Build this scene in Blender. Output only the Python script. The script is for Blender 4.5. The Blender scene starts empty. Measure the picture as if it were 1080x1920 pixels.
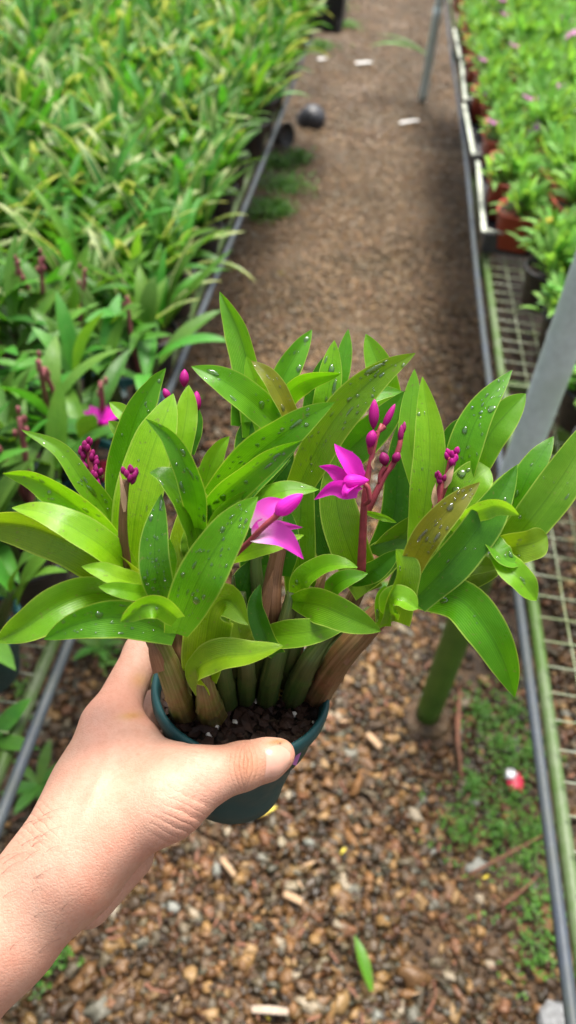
import bpy, math, random
import numpy as np
from mathutils import Matrix, Vector

random.seed(7)
rng = np.random.default_rng(7)
S = bpy.context.scene
COL = S.collection

# ------------------------------------------------------------------ camera model
F = 1443.0                       # focal length in photo pixels (1080 x 1920)
CAM_H = 1.45
_d = np.array([-138.0, 1473.0, F]); _d /= np.linalg.norm(_d)
_y = np.array([244.0, -1390.0, F]); _y -= _d * (_y @ _d); _y /= np.linalg.norm(_y)
_z = -_d
_x = np.cross(_y, _z)
RW = np.array([_x, _y, _z])      # world = RW @ cam(x right, y down, z forward) + C
CP = np.array([0.0, 0.0, CAM_H])

def cam2w(p):
    return np.asarray(p) @ RW.T + CP

def unp(px, py, d):
    return np.array([(px - 540) / F * d, (py - 960) / F * d, d])

def W(px, py, d):
    return cam2w(unp(px, py, d))

def at(px, py, z):
    """world point where the sight line through a photo pixel meets height z"""
    r = RW @ np.array([(px - 540) / F, (py - 960) / F, 1.0])
    t = (z - CAM_H) / r[2]
    return CP + r * t

cam_d = bpy.data.cameras.new('camera')
cam = bpy.data.objects.new('camera', cam_d); COL.objects.link(cam)
ax = RW @ np.array([1, 0, 0]); ay = RW @ np.array([0, -1, 0]); az = RW @ np.array([0, 0, -1])
cam.matrix_world = Matrix(((ax[0], ay[0], az[0], CP[0]), (ax[1], ay[1], az[1], CP[1]),
                           (ax[2], ay[2], az[2], CP[2]), (0, 0, 0, 1)))
cam_d.sensor_fit = 'VERTICAL'; cam_d.sensor_height = 36.0; cam_d.sensor_width = 20.25
cam_d.lens = 36.0 * F / 1920.0
cam_d.clip_start = 0.01; cam_d.clip_end = 500
cam_d.dof.use_dof = True
cam_d.dof.focus_distance = 0.375
cam_d.dof.aperture_fstop = 7.5
S.camera = cam

# ------------------------------------------------------------------ world and light
SUN_EL = math.radians(70)
wd = bpy.data.worlds.new('World'); S.world = wd; wd.use_nodes = True
nt = wd.node_tree
sky = nt.nodes.new('ShaderNodeTexSky'); sky.sky_type = 'NISHITA'; sky.sun_disc = False
sky.sun_elevation = SUN_EL; sky.sun_rotation = math.radians(8)
sky.dust_density = 6.0; sky.air_density = 1.0; sky.ozone_density = 1.0
bgn = nt.nodes['Background']; bgn.inputs[1].default_value = 0.10
hsv = nt.nodes.new('ShaderNodeHueSaturation'); hsv.inputs['Saturation'].default_value = .4    # thin overcast: a whiter sky
nt.links.new(sky.outputs[0], hsv.inputs['Color']); nt.links.new(hsv.outputs[0], bgn.inputs[0])
sl = bpy.data.lights.new('sun', 'SUN'); sl.energy = 2.6; sl.angle = math.radians(24); sl.color = (1, .95, .86)
so = bpy.data.objects.new('sun', sl); COL.objects.link(so)
az_ = math.radians(8)            # the bright part of the sky: high up, ahead along the path
sd = Vector((math.sin(az_) * math.cos(SUN_EL), math.cos(az_) * math.cos(SUN_EL), math.sin(SUN_EL)))
so.rotation_euler = sd.to_track_quat('Z', 'Y').to_euler()
so.location = (0, 0, 6)
S.view_settings.view_transform = 'Standard'; S.view_settings.look = 'None'
S.view_settings.exposure = 1.5; S.view_settings.gamma = 1.0
try:
    S.cycles.use_denoising = True
    S.cycles.max_bounces = 8; S.cycles.transmission_bounces = 6; S.cycles.transparent_max_bounces = 6
    S.cycles.caustics_refractive = False; S.cycles.caustics_reflective = False
except Exception:
    pass

# ------------------------------------------------------------------ node helpers
class NB:
    def __init__(s, name):
        s.m = bpy.data.materials.new(name); s.m.use_nodes = True
        s.t = s.m.node_tree; s.t.nodes.clear()
        s.out = s.t.nodes.new('ShaderNodeOutputMaterial')
    def n(s, typ, **kw):
        o = s.t.nodes.new(typ)
        for k, v in kw.items(): setattr(o, k, v)
        return o
    def l(s, a, b): s.t.links.new(a, b)
    def set(s, sock, v):
        if hasattr(v, 'is_output'): s.l(v, sock)
        else:
            if isinstance(v, (tuple, list)) and len(v) == 3 and sock.type == 'RGBA': v = (*v, 1)
            sock.default_value = v
    def math(s, op, a, b=0.0, c=None, clamp=False):
        o = s.n('ShaderNodeMath', operation=op, use_clamp=clamp)
        s.set(o.inputs[0], a); s.set(o.inputs[1], b)
        if c is not None: s.set(o.inputs[2], c)
        return o.outputs[0]
    def mix(s, fac, a, b, blend='MIX'):
        o = s.n('ShaderNodeMix', data_type='RGBA', blend_type=blend)
        s.set(o.inputs[0], fac); s.set(o.inputs[6], a); s.set(o.inputs[7], b)
        return o.outputs[2]
    def noise(s, scale, detail=3, rough=.55, vec=None, dist=0.0):
        o = s.n('ShaderNodeTexNoise'); o.inputs['Scale'].default_value = scale
        o.inputs['Detail'].default_value = detail; o.inputs['Roughness'].default_value = rough
        o.inputs['Distortion'].default_value = dist
        if vec is not None: s.l(vec, o.inputs['Vector'])
        return o.outputs['Fac']
    def ramp(s, fac, stops, interp='LINEAR'):
        o = s.n('ShaderNodeValToRGB'); o.color_ramp.interpolation = interp
        e = o.color_ramp.elements
        while len(e) < len(stops): e.new(0.5)
        for i, (p, c) in enumerate(stops):
            e[i].position = p; e[i].color = (*c, 1) if len(c) == 3 else c
        s.set(o.inputs[0], fac)
        return o.outputs[0]
    def mapr(s, v, a, b, c, d):
        o = s.n('ShaderNodeMapRange'); s.set(o.inputs[0], v)
        for i, q in enumerate((a, b, c, d)): o.inputs[i + 1].default_value = q
        return o.outputs[0]
    def bump(s, h, strength=.3, dist=.002):
        o = s.n('ShaderNodeBump'); o.inputs['Strength'].default_value = strength
        o.inputs['Distance'].default_value = dist; s.l(h, o.inputs['Height']); return o.outputs[0]
    def pr(s, color, rough=.5, spec=.5, normal=None, **kw):
        o = s.n('ShaderNodeBsdfPrincipled')
        s.set(o.inputs['Base Color'], color); s.set(o.inputs['Roughness'], rough)
        s.set(o.inputs['Specular IOR Level'], spec)
        if normal is not None: s.l(normal, o.inputs['Normal'])
        for k, v in kw.items(): s.set(o.inputs[k.replace('_', ' ')], v)
        return o.outputs[0]
    def done(s, sh):
        s.l(sh, s.out.inputs[0]); return s.m

def objcoord(b): return b.n('ShaderNodeTexCoord').outputs['Object']

def plain(name, c, rough=.5, spec=.5, var=.25, scale=40, bump=.15, bd=.001, **kw):
    b = NB(name); co = objcoord(b)
    nz = b.noise(scale, 4, vec=co)
    dark = tuple(x * (1 - var) for x in c); lite = tuple(min(1, x * (1 + var)) for x in c)
    col = b.ramp(nz, [(.3, dark), (.7, lite)])
    n2 = b.noise(scale * 5, 3, vec=co)
    return b.done(b.pr(col, b.mapr(nz, .3, .7, rough * .85, min(1, rough * 1.15)), spec, b.bump(n2, bump, bd), **kw))

def leafmat(name, base=None, rough=.36, trans=.35, margin=(.36, .50, .08), margin_w=.91, rib=.5, random_island=False,
            variegated=0.0, spec=.5, tip=None):
    """UV.x runs 0..1 across the blade, UV.y 0..1 from base to tip"""
    b = NB(name)
    uv = b.n('ShaderNodeUVMap').outputs[0]
    sx = b.n('ShaderNodeSeparateXYZ'); b.l(uv, sx.inputs[0])
    u, v = sx.outputs[0], sx.outputs[1]
    ua = b.math('ABSOLUTE', b.math('MULTIPLY_ADD', u, 2.0, -1.0))
    oi = b.n('ShaderNodeObjectInfo')
    co = objcoord(b)
    if base is None: col = oi.outputs['Color']
    else:
        col = b.n('ShaderNodeRGB').outputs[0]; col.default_value = (*base, 1)
    isl = b.n('ShaderNodeNewGeometry').outputs['Random Per Island']
    if random_island:
        hs = b.n('ShaderNodeHueSaturation')
        b.set(hs.inputs['Hue'], b.mapr(isl, 0, 1, .48, .525)); b.set(hs.inputs['Value'], b.mapr(b.math('FRACT', b.math('MULTIPLY', isl, 7.31)), 0, 1, .6, 1.45))
        hs.inputs['Saturation'].default_value = .95
        b.l(col, hs.inputs['Color']); col = hs.outputs[0]
    nz = b.noise(55, 4, vec=co)
    col = b.mix(b.mapr(nz, .3, .7, 0, .55), col, b.mix(1.0, col, (1.35, 1.12, .9), 'MULTIPLY'))
    lg = b.noise(22, 2, vec=co, dist=.6)
    col = b.mix(b.mapr(lg, .35, .68, 0, .55), col, b.mix(1.0, col, (.58, .80, .7), 'MULTIPLY'))
    blot = b.noise(170, 3, vec=co)
    col = b.mix(b.mapr(blot, .45, .75, 0, .35), col, b.mix(1.0, col, (.62, .78, .6), 'MULTIPLY'))
    # fine parallel veins
    vv = b.n('ShaderNodeTexWave'); vv.wave_type = 'BANDS'; vv.bands_direction = 'X'
    vv.inputs['Scale'].default_value = 6.5; vv.inputs['Distortion'].default_value = .6
    mp = b.n('ShaderNodeMapping'); mp.inputs['Scale'].default_value = (1, .06, 1); b.l(uv, mp.inputs[0]); b.l(mp.outputs[0], vv.inputs['Vector'])
    col = b.mix(b.math('MULTIPLY', vv.outputs['Fac'], .34), col, b.mix(1.0, col, (1.45, 1.3, 1.1), 'MULTIPLY'))
    sm = b.n('ShaderNodeMapping'); sm.inputs['Scale'].default_value = (30, 1.1, 1); b.l(uv, sm.inputs[0])
    sa = b.n('ShaderNodeVectorMath'); sa.operation = 'ADD'; b.l(sm.outputs[0], sa.inputs[0]); b.l(oi.outputs['Random'], sa.inputs[1])
    stk = b.noise(1.0, 4, .6, sa.outputs[0])
    col = b.mix(b.mapr(stk, .35, .7, 0, .4), col, b.mix(1.0, col, (.66, .74, .6), 'MULTIPLY'))
    spk = b.noise(420, 2, .5, co)
    col = b.mix(b.mapr(spk, .66, .74, 0, .55), col, (.16, .17, .05))
    # paler towards the base, midrib and thin margin
    col = b.mix(b.mapr(v, 0, .25, .35, 0), col, b.mix(1.0, col, (1.7, 1.45, 1.1), 'MULTIPLY'))
    ribm = b.mapr(ua, 0, .07, rib, 0)
    col = b.mix(ribm, col, b.mix(1.0, col, (.55, .62, .5), 'MULTIPLY'))
    if variegated:
        fr = b.math('FRACT', b.math('MULTIPLY', isl, 13.7))
        on = b.math('LESS_THAN', fr, variegated)
        st = b.mapr(b.math('ADD', ua, b.math('MULTIPLY', nz, .25)), .78, .86, 0, 1)
        tp = b.mapr(b.math('ADD', v, b.math('MULTIPLY', nz, .2)), .86, 1.02, 0, 1)
        col = b.mix(b.math('MULTIPLY', on, b.math('MAXIMUM', st, tp)), col, (.40, .46, .20))
    if tip is not None:
        col = b.mix(b.mapr(v, .9, 1.0, 0, .8), col, tip)
    mg = b.mapr(ua, margin_w, 1.0, 0, .9)
    col = b.mix(mg, col, margin)
    hgt = b.math('ADD', b.math('MULTIPLY', vv.outputs['Fac'], .25), b.math('ADD', b.noise(260, 3, vec=co), b.math('MULTIPLY', b.noise(70, 2, vec=co), 1.6)))
    nrm = b.bump(hgt, .32, .0007)
    p = b.pr(col, b.mapr(nz, .3, .7, rough * .65, rough * 1.45), spec, nrm)
    tr = b.n('ShaderNodeBsdfTranslucent'); b.set(tr.inputs[0], b.mix(1.0, col, (1.5, 1.35, .6), 'MULTIPLY')); b.l(nrm, tr.inputs['Normal'])
    ms = b.n('ShaderNodeMixShader'); ms.inputs[0].default_value = trans
    b.l(p, ms.inputs[1]); b.l(tr.outputs[0], ms.inputs[2])
    return b.done(ms.outputs[0])

M = {}
M['leaf'] = leafmat('orchid_leaf', None, rough=.32, trans=.48, spec=.45)
M['strap'] = leafmat('strap_leaf', (.06, .20, .015), rough=.42, spec=.35, trans=.38, margin=(.14, .27, .04), random_island=True, variegated=.38)
M['bgorchid'] = leafmat('background_orchid_leaf', (.058, .19, .012), spec=.35, rough=.48, trans=.3, margin=(.12, .26, .04), random_island=True)
M['bedding'] = leafmat('bedding_leaf', (.165, .37, .075), rough=.55, spec=.3, trans=.38, margin=(.12, .33, .05), random_island=True, rib=.3)
M['weed'] = leafmat('weed_leaf', (.07, .20, .012), rough=.5, trans=.3, margin=(.08, .22, .02), random_island=True)

def petalmat(name, c1, c2, pale=(.8, .35, .7), palev=0.0):
    b = NB(name)
    uv = b.n('ShaderNodeUVMap').outputs[0]
    sx = b.n('ShaderNodeSeparateXYZ'); b.l(uv, sx.inputs[0])
    vv = b.n('ShaderNodeTexWave'); vv.bands_direction = 'X'; vv.inputs['Scale'].default_value = 5; vv.inputs['Distortion'].default_value = 1.0
    mp = b.n('ShaderNodeMapping'); mp.inputs['Scale'].default_value = (1, .08, 1); b.l(uv, mp.inputs[0]); b.l(mp.outputs[0], vv.inputs['Vector'])
    col = b.ramp(sx.outputs[1], [(.0, pale if palev else c1), (max(.05, palev), c1), (1, c2)])
    col = b.mix(b.math('MULTIPLY', vv.outputs['Fac'], .35), col, b.mix(1.0, col, (.75, .55, .8), 'MULTIPLY'))
    p = b.pr(col, .5, .35, b.bump(vv.outputs['Fac'], .15, .0005))
    tr = b.n('ShaderNodeBsdfTranslucent'); b.set(tr.inputs[0], col)
    ms = b.n('ShaderNodeMixShader'); ms.inputs[0].default_value = .4
    b.l(p, ms.inputs[1]); b.l(tr.outputs[0], ms.inputs[2])
    return b.done(ms.outputs[0])
M['petal'] = petalmat('magenta_petal', (.80, .035, .60), (.70, .012, .48))
M['petal_white'] = petalmat('white_based_petal', (.80, .10, .62), (.66, .012, .46), (.85, .72, .82), .42)
M['bud'] = petalmat('magenta_bud', (.30, .006, .13), (.52, .006, .28))
M['darkbud'] = petalmat('dark_bud', (.22, .008, .07), (.36, .012, .18))
M['spike'] = plain('spike_stem', (.24, .035, .05), .5, .4, .4, 120)
M['bg_spike'] = plain('purple_brown_stem', (.20, .06, .065), .6, .3, .4, 60)
M['oldspike'] = plain('dry_spike', (.19, .11, .05), .7, .3, .4, 200)

def canemat(name, a, c, d):
    b = NB(name); co = objcoord(b)
    uv = b.n('ShaderNodeUVMap').outputs[0]
    mp = b.n('ShaderNodeMapping'); mp.inputs['Scale'].default_value = (26, 1.3, 1); b.l(uv, mp.inputs[0])
    st = b.noise(1.0, 4, .6, mp.outputs[0])
    bl = b.noise(75, 4, .6, co)
    col = b.mix(b.mapr(bl, .42, .62, 0, 1), a, c)
    col = b.mix(b.mapr(st, .42, .72, 0, .8), col, d)
    return b.done(b.pr(col, .55, .4, b.bump(b.math('ADD', st, bl), .35, .0012)))
M['cane_green'] = canemat('green_cane', (.085, .098, .010), (.11, .058, .014), (.21, .18, .07))
M['cane_brown'] = canemat('brown_cane', (.14, .058, .022), (.085, .055, .013), (.25, .14, .07))
M['cane_dark'] = canemat('dark_green_cane', (.028, .062, .007), (.04, .048, .010), (.075, .09, .017))
M['sheath'] = canemat('dry_sheath', (.16, .07, .033), (.11, .05, .025), (.25, .14, .075))

def potmat(name, c, rough=.42, spec=.45):
    b = NB(name); co = objcoord(b)
    nz = b.noise(60, 5, .6, co); sc = b.noise(14, 4, .6, co)
    col = b.mix(b.mapr(nz, .35, .7, 0, .5), c, tuple(x * 1.5 + .004 for x in c))
    col = b.mix(b.mapr(sc, .55, .75, 0, .3), col, (.10, .095, .075))
    return b.done(b.pr(col, b.mapr(nz, .3, .7, rough * .8, rough * 1.3), spec, b.bump(nz, .12, .001)))
M['pot_teal'] = potmat('teal_pot_plastic', (.008, .046, .050), .42, .22)
M['pot_black'] = potmat('black_pot_plastic', (.012, .012, .014), .5)
M['pot_red'] = potmat('terracotta_pot_plastic', (.30, .052, .026), .5)
M['pot_grey'] = potmat('scuffed_black_plastic', (.03, .032, .04), .45)

def soilmat():
    b = NB('bark_soil'); co = objcoord(b)
    v = b.n('ShaderNodeTexVoronoi'); v.inputs['Scale'].default_value = 190; b.l(co, v.inputs[0])
    sp = b.n('ShaderNodeSeparateColor'); b.l(v.outputs['Color'], sp.inputs[0])
    col = b.ramp(sp.outputs[0], [(.0, (.006, .003, .002)), (.5, (.018, .009, .005)), (.85, (.03, .016, .008)), (1, (.06, .036, .02))])
    return b.done(b.pr(col, .75, .3, b.bump(v.outputs['Distance'], .8, .004)))
M['soil'] = soilmat()
M['perlite'] = plain('perlite', (.62, .58, .52), .8, .3, .2, 300)
M['bark'] = plain('bark_chip', (.028, .012, .007), .7, .3, .5, 150)
M['moss'] = plain('moss_tuft', (.22, .17, .03), .8, .2, .5, 300)

def dropmat():
    b = NB('water')
    lw = b.n('ShaderNodeLayerWeight'); lw.inputs['Blend'].default_value = .25
    tr = b.n('ShaderNodeBsdfTransparent'); gl = b.n('ShaderNodeBsdfGlossy'); gl.inputs['Roughness'].default_value = .12
    ms = b.n('ShaderNodeMixShader'); b.l(b.math('MULTIPLY_ADD', lw.outputs['Fresnel'], .8, .09, clamp=True), ms.inputs[0]); b.l(tr.outputs[0], ms.inputs[1]); b.l(gl.outputs[0], ms.inputs[2])
    return b.done(ms.outputs[0])
M['water'] = dropmat()

def skinmat():
    b = NB('skin'); co = objcoord(b)
    at_ = b.n('ShaderNodeAttribute'); at_.attribute_name = 'tint'
    mot = b.noise(38, 4, .6, co); pore = b.noise(900, 2, .5, co)
    v = b.n('ShaderNodeTexVoronoi'); v.inputs['Scale'].default_value = 620; v.feature = 'DISTANCE_TO_EDGE'; b.l(co, v.inputs[0])
    col = b.mix(b.mapr(mot, .35, .65, 0, .8), at_.outputs['Color'], b.mix(1.0, at_.outputs['Color'], (1.0, .80, .76), 'MULTIPLY'))
    col = b.mix(b.mapr(b.noise(420, 3, .6, co), .45, .7, 0, .45), col, b.mix(1.0, col, (.84, .74, .68), 'MULTIPLY'))
    col = b.mix(b.mapr(b.noise(130, 3, .6, co), .5, .75, 0, .25), col, b.mix(1.0, col, (.9, .78, .72), 'MULTIPLY'))
    h = b.math('ADD', b.math('MULTIPLY', b.mapr(v.outputs['Distance'], 0, .2, 0, 1), .6), pore)
    wm_ = b.n('ShaderNodeAttribute'); wm_.attribute_name = 'crease'
    wp_ = b.n('ShaderNodeAttribute'); wp_.attribute_name = 'crease_phase'
    ph = b.math('ADD', wp_.outputs['Fac'], b.math('MULTIPLY', b.noise(120, 3, .6, co), .9))
    ln = b.math('POWER', b.math('ABSOLUTE', b.math('SINE', b.math('MULTIPLY', ph, 3.14159))), .45)
    b1 = b.n('ShaderNodeBump'); b1.inputs['Strength'].default_value = .55; b1.inputs['Distance'].default_value = .0011
    b.l(b.math('MULTIPLY', ln, wm_.outputs['Fac']), b1.inputs['Height'])
    b2 = b.n('ShaderNodeBump'); b2.inputs['Strength'].default_value = .3; b2.inputs['Distance'].default_value = .0005
    b.l(h, b2.inputs['Height']); b.l(b1.outputs[0], b2.inputs['Normal'])
    return b.done(b.pr(col, b.mapr(mot, .3, .7, .48, .66), .32, b2.outputs[0],
                       Subsurface_Weight=.10, Subsurface_Radius=(1.0, .35, .2), Subsurface_Scale=.006))
M['skin'] = skinmat()
M['nail'] = plain('nail', (.52, .29, .22), .3, .5, .08, 150, .05, Subsurface_Weight=.15, Subsurface_Scale=.004)
M['hair'] = plain('hair', (.04, .022, .015), .5, .4, .2, 50)

def groundmat():
    b = NB('wet_earth'); co = objcoord(b)
    big = b.noise(1.6, 4, .6, co); mid = b.noise(26, 5, .65, co); fine = b.noise(150, 4, .6, co)
    v = b.n('ShaderNodeTexVoronoi'); v.inputs['Scale'].default_value = 62; b.l(co, v.inputs[0])
    sp = b.n('ShaderNodeSeparateColor'); b.l(v.outputs['Color'], sp.inputs[0])
    col = b.ramp(mid, [(.3, (.024, .014, .006)), (.5, (.06, .034, .014)), (.72, (.105, .063, .027))])
    col = b.mix(.4, col, b.ramp(sp.outputs[0], [(0, (.02, .012, .006)), (.5, (.09, .045, .018)), (.8, (.15, .08, .035)), (1, (.22, .17, .12))]))
    col = b.mix(b.mapr(big, .5, .68, 0, .35), col, (.05, .052, .014))
    h = b.math('ADD', v.outputs['Distance'], fine)
    return b.done(b.pr(col, .55, .45, b.bump(h, .7, .008)))
M['ground'] = groundmat()

def pebblemat(wash=None, amt=0.0):
    b = NB('pebble'); co = objcoord(b)
    isl = b.n('ShaderNodeNewGeometry').outputs['Random Per Island']
    col = b.ramp(isl, [(0, (.06, .032, .014)), (.14, (.17, .08, .025)), (.26, (.22, .10, .028)), (.36, (.10, .055, .024)), (.46, (.29, .16, .05)),
                       (.55, (.14, .065, .025)), (.64, (.13, .10, .06)), (.71, (.30, .18, .07)), (.78, (.19, .075, .03)), (.84, (.15, .145, .115)), (.88, (.08, .06, .035)),
                       (.94, (.33, .27, .19)), (.975, (.24, .25, .225)), (1, (.52, .48, .42))], 'CONSTANT')
    if wash: col = b.mix(amt, col, wash)
    if not wash: col = b.mix(1.0, col, (.42, .395, .30), 'MULTIPLY')
    nz = b.noise(130, 4, .6, co)
    col = b.mix(b.mapr(nz, .3, .7, 0, .6), col, b.mix(1.0, col, (.45, .42, .38), 'MULTIPLY'))
    stain = b.noise(2.6, 3, .6, co)
    col = b.mix(b.mapr(stain, .45, .7, 0, .55), col, b.mix(1.0, col, (.42, .46, .30), 'MULTIPLY'))
    return b.done(b.pr(col, b.mapr(stain, .4, .65, .55, .3), .4, b.bump(nz, .6, .003)))
M['pebble'] = pebblemat()
M['pebble_big'] = pebblemat((.17, .145, .10), .12)
M['pebble_far'] = pebblemat((.235, .165, .095), .5)

def pipemat(name, c, algae, amt, spec=.5):
    b = NB(name); co = objcoord(b)
    nz = b.noise(14, 5, .65, co); n2 = b.noise(75, 4, .6, co)
    col = b.mix(b.mapr(n2, .35, .7, 0, .5), c, tuple(x * .6 for x in c))
    col = b.mix(b.mapr(nz, .5 - amt * .35, .75 - amt * .3, 0, .9), col, algae)
    return b.done(b.pr(col, .5, spec, b.bump(n2, .2, .001), Metallic=.0))
M['hose'] = pipemat('grey_hose', (.05, .062, .08), (.05, .06, .055), .25, .3)
M['rail'] = pipemat('algae_rail', (.13, .165, .095), (.05, .105, .015), .62, .3)
M['post'] = pipemat('galvanised_post', (.52, .62, .62), (.40, .50, .45), .25)
M['leg'] = pipemat('green_leg', (.045, .12, .012), (.075, .16, .018), .5)
M['wire'] = pipemat('mesh_wire', (.34, .37, .29), (.17, .23, .08), .5)
M['white_tag'] = plain('white_plastic', (.72, .71, .68), .5, .4, .12, 60)
M['pale_rim'] = plain('pale_tray_rim', (.40, .43, .36), .5, .4, .25, 30)
M['pink_tag'] = plain('pink_label_plastic', (.55, .18, .45), .45, .4, .12, 60)
M['red_tag'] = plain('red_label_plastic', (.45, .02, .07), .45, .4, .15, 60)
M['twig'] = plain('twig_bark', (.17, .075, .045), .7, .3, .4, 90)
M['chip'] = plain('wood_chip', (.33, .22, .13), .75, .3, .25, 90)
M['pale_chip'] = plain('pale_chip', (.34, .27, .21), .7, .3, .25, 90)
M['foil_red'] = plain('red_foil', (.50, .015, .05), .3, .6, .25, 120, .4, .002)
M['foil_silver'] = plain('silver_foil', (.78, .78, .80), .22, .6, .12, 120, .5, .002, Metallic=.8)
M['foil_grey'] = plain('grey_foil', (.16, .165, .17), .35, .5, .4, 90, .5, .003)
M['yellow_leaf'] = plain('yellowed_leaf', (.50, .40, .03), .5, .4, .3, 60)
M['pinkflower'] = petalmat('faded_pink_petal', (.62, .25, .5), (.55, .2, .45))
M['violet'] = petalmat('violet_petal', (.18, .03, .22), (.26, .05, .30))
M['yellowflower'] = petalmat('yellow_petal', (.70, .52, .03), (.65, .45, .02))
M['fleck'] = plain('cream_fleck', (.7, .62, .3), .5, .4, .15, 60)

# ------------------------------------------------------------------ mesh helpers
class MB:
    def __init__(s): s.v = []; s.f = []; s.uv = []; s.n = 0
    def add(s, v, f, uv=None):
        v = np.asarray(v, float); s.v.append(v)
        s.f += [tuple(int(i) + s.n for i in q) for q in f]
        s.uv.append(np.asarray(uv, float) if uv is not None else np.zeros((len(v), 2)))
        s.n += len(v)
    def grid(s, P, uvs=True, closed=False):
        """P: (nv, nu, 3)"""
        nv, nu = P.shape[:2]
        fs = []
        for i in range(nv - 1):
            for j in range(nu - (0 if closed else 1)):
                a = i * nu + j; b_ = i * nu + (j + 1) % nu
                fs.append((a, b_, b_ + nu, a + nu))
        U, V = np.meshgrid(np.linspace(0, 1, nu), np.linspace(0, 1, nv))
        s.add(P.reshape(-1, 3), fs, np.stack([U, V], -1).reshape(-1, 2))
    def build(s, name, mat, parent=None, smooth=True, origin=None):
        v = np.concatenate(s.v); uv = np.concatenate(s.uv)
        if origin is not None: v = v - np.asarray(origin)
        me = bpy.data.meshes.new(name)
        me.from_pydata(v.tolist(), [], s.f)
        ul = me.uv_layers.new(name='UVMap')
        li = np.zeros(len(me.loops), dtype=np.int32); me.loops.foreach_get('vertex_index', li)
        ul.data.foreach_set('uv', uv[li].astype(np.float32).ravel())
        if smooth: me.polygons.foreach_set('use_smooth', [True] * len(me.polygons))
        me.materials.append(mat); me.update()
        o = bpy.data.objects.new(name, me); COL.objects.link(o)
        if origin is not None: o.location = origin
        if parent is not None:
            o.parent = parent
            if origin is None: pass
        return o

def spline(pts, n):
    """Catmull-Rom through pts, n samples"""
    p = np.asarray(pts, float); k = len(p)
    if k == 2: return np.array([p[0] + (p[1] - p[0]) * t for t in np.linspace(0, 1, n)])
    q = np.vstack([2 * p[0] - p[1], p, 2 * p[-1] - p[-2]])
    seg = np.linalg.norm(np.diff(p[:, :2] if p.shape[1] > 3 else p, axis=0), axis=1) + 1e-9
    cum = np.concatenate([[0], np.cumsum(seg)]) / seg.sum()
    out = []
    for t in np.linspace(0, 1, n):
        i = min(k - 2, max(0, int(np.searchsorted(cum, t, 'right') - 1)))
        s = (t - cum[i]) / (cum[i + 1] - cum[i]); a, b, c, d = q[i:i + 4]
        out.append(.5 * (2 * b + (c - a) * s + (2 * a - 5 * b + 4 * c - d) * s * s + (3 * b - a - 3 * c + d) * s ** 3))
    return np.array(out)

def nrm(v): return v / (np.linalg.norm(v, axis=-1, keepdims=True) + 1e-12)

def tube(mb, P, R, n=10, cap=True):
    P = np.asarray(P, float); R = np.broadcast_to(np.asarray(R, float), (len(P),))
    T = nrm(np.gradient(P, axis=0))
    up = np.array([0.31, 0.2, 0.93]); 
    if abs(T[0] @ up) > .95: up = np.array([1., .1, .05])
    a = np.linspace(0, 2 * math.pi, n, endpoint=False)
    rings = []
    N = up
    for i in range(len(P)):
        N = N - T[i] * (N @ T[i]); N = N / np.linalg.norm(N); B = np.cross(T[i], N)
        rings.append(P[i] + R[i] * (np.cos(a)[:, None] * N + np.sin(a)[:, None] * B))
    G = np.array(rings)
    if cap:
        G = np.concatenate([np.repeat(P[0][None, None], n, 1), G, np.repeat(P[-1][None, None], n, 1)])
    mb.grid(G, closed=True)

def lathe(mb, prof, n=40, M4=None):
    """prof: (r, z) list, axis z"""
    a = np.linspace(0, 2 * math.pi, n, endpoint=False)
    G = np.array([[(r * math.cos(t), r * math.sin(t), z) for t in a] for r, z in prof])
    if M4 is not None: G = G @ M4[:3, :3].T + M4[:3, 3]
    mb.grid(G, closed=True)

_ico = {}
def ico(sub):
    if sub not in _ico:
        import bmesh
        bm = bmesh.new(); bmesh.ops.create_icosphere(bm, subdivisions=sub, radius=1)
        bm.verts.ensure_lookup_table()
        _ico[sub] = (np.array([v.co[:] for v in bm.verts]), np.array([[v.index for v in f.verts] for f in bm.faces]))
        bm.free()
    return _ico[sub]

def frame_from(zv, xhint=(1, 0, 0)):
    z = nrm(np.asarray(zv, float)); x = np.asarray(xhint, float); x = x - z * (x @ z)
    if np.linalg.norm(x) < 1e-3: x = np.array([0, 1., 0]); x -= z * (x @ z)
    x = nrm(x); y = np.cross(z, x)
    return np.stack([x, y, z], 1)

def prop(o, label=None, cat=None, group=None, kind=None):
    if label: o['label'] = label
    if cat: o['category'] = cat
    if group: o['group'] = group
    if kind: o['kind'] = kind
    return o

def thing(name, loc, label, cat, group=None, rz=0.0):
    e = bpy.data.objects.new(name, None); COL.objects.link(e)
    e.empty_display_size = .05
    e.location = loc; e.rotation_euler = (0, 0, rz)
    return prop(e, label, cat, group)

def copy_tree(o, parent=None):
    c = o.copy(); COL.objects.link(c); c.parent = parent
    for ch in list(o.children): copy_tree(ch, c)
    return c

# ------------------------------------------------------------------ the setting
def ground():
    nx, ny = 60, 60
    xs = np.concatenate([np.linspace(-60, -2, 12), np.linspace(-1.6, 1.6, 40), np.linspace(2, 60, 12)])
    ys = np.concatenate([np.linspace(-40, -.6, 8), np.linspace(-.3, 9, 110), np.linspace(10, 90, 10)])
    X, Y = np.meshgrid(xs, ys)
    Z = .006 * np.sin(X * 9 + 1.3 * np.sin(Y * 3)) * np.cos(Y * 5.3) - .004
    Z[(abs(X) > 3) | (Y > 9) | (Y < -.4)] = -.004
    mb = MB(); mb.grid(np.stack([X, Y, Z], -1))
    o = mb.build('ground', M['ground']); prop(o, kind='structure')
ground()

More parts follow.
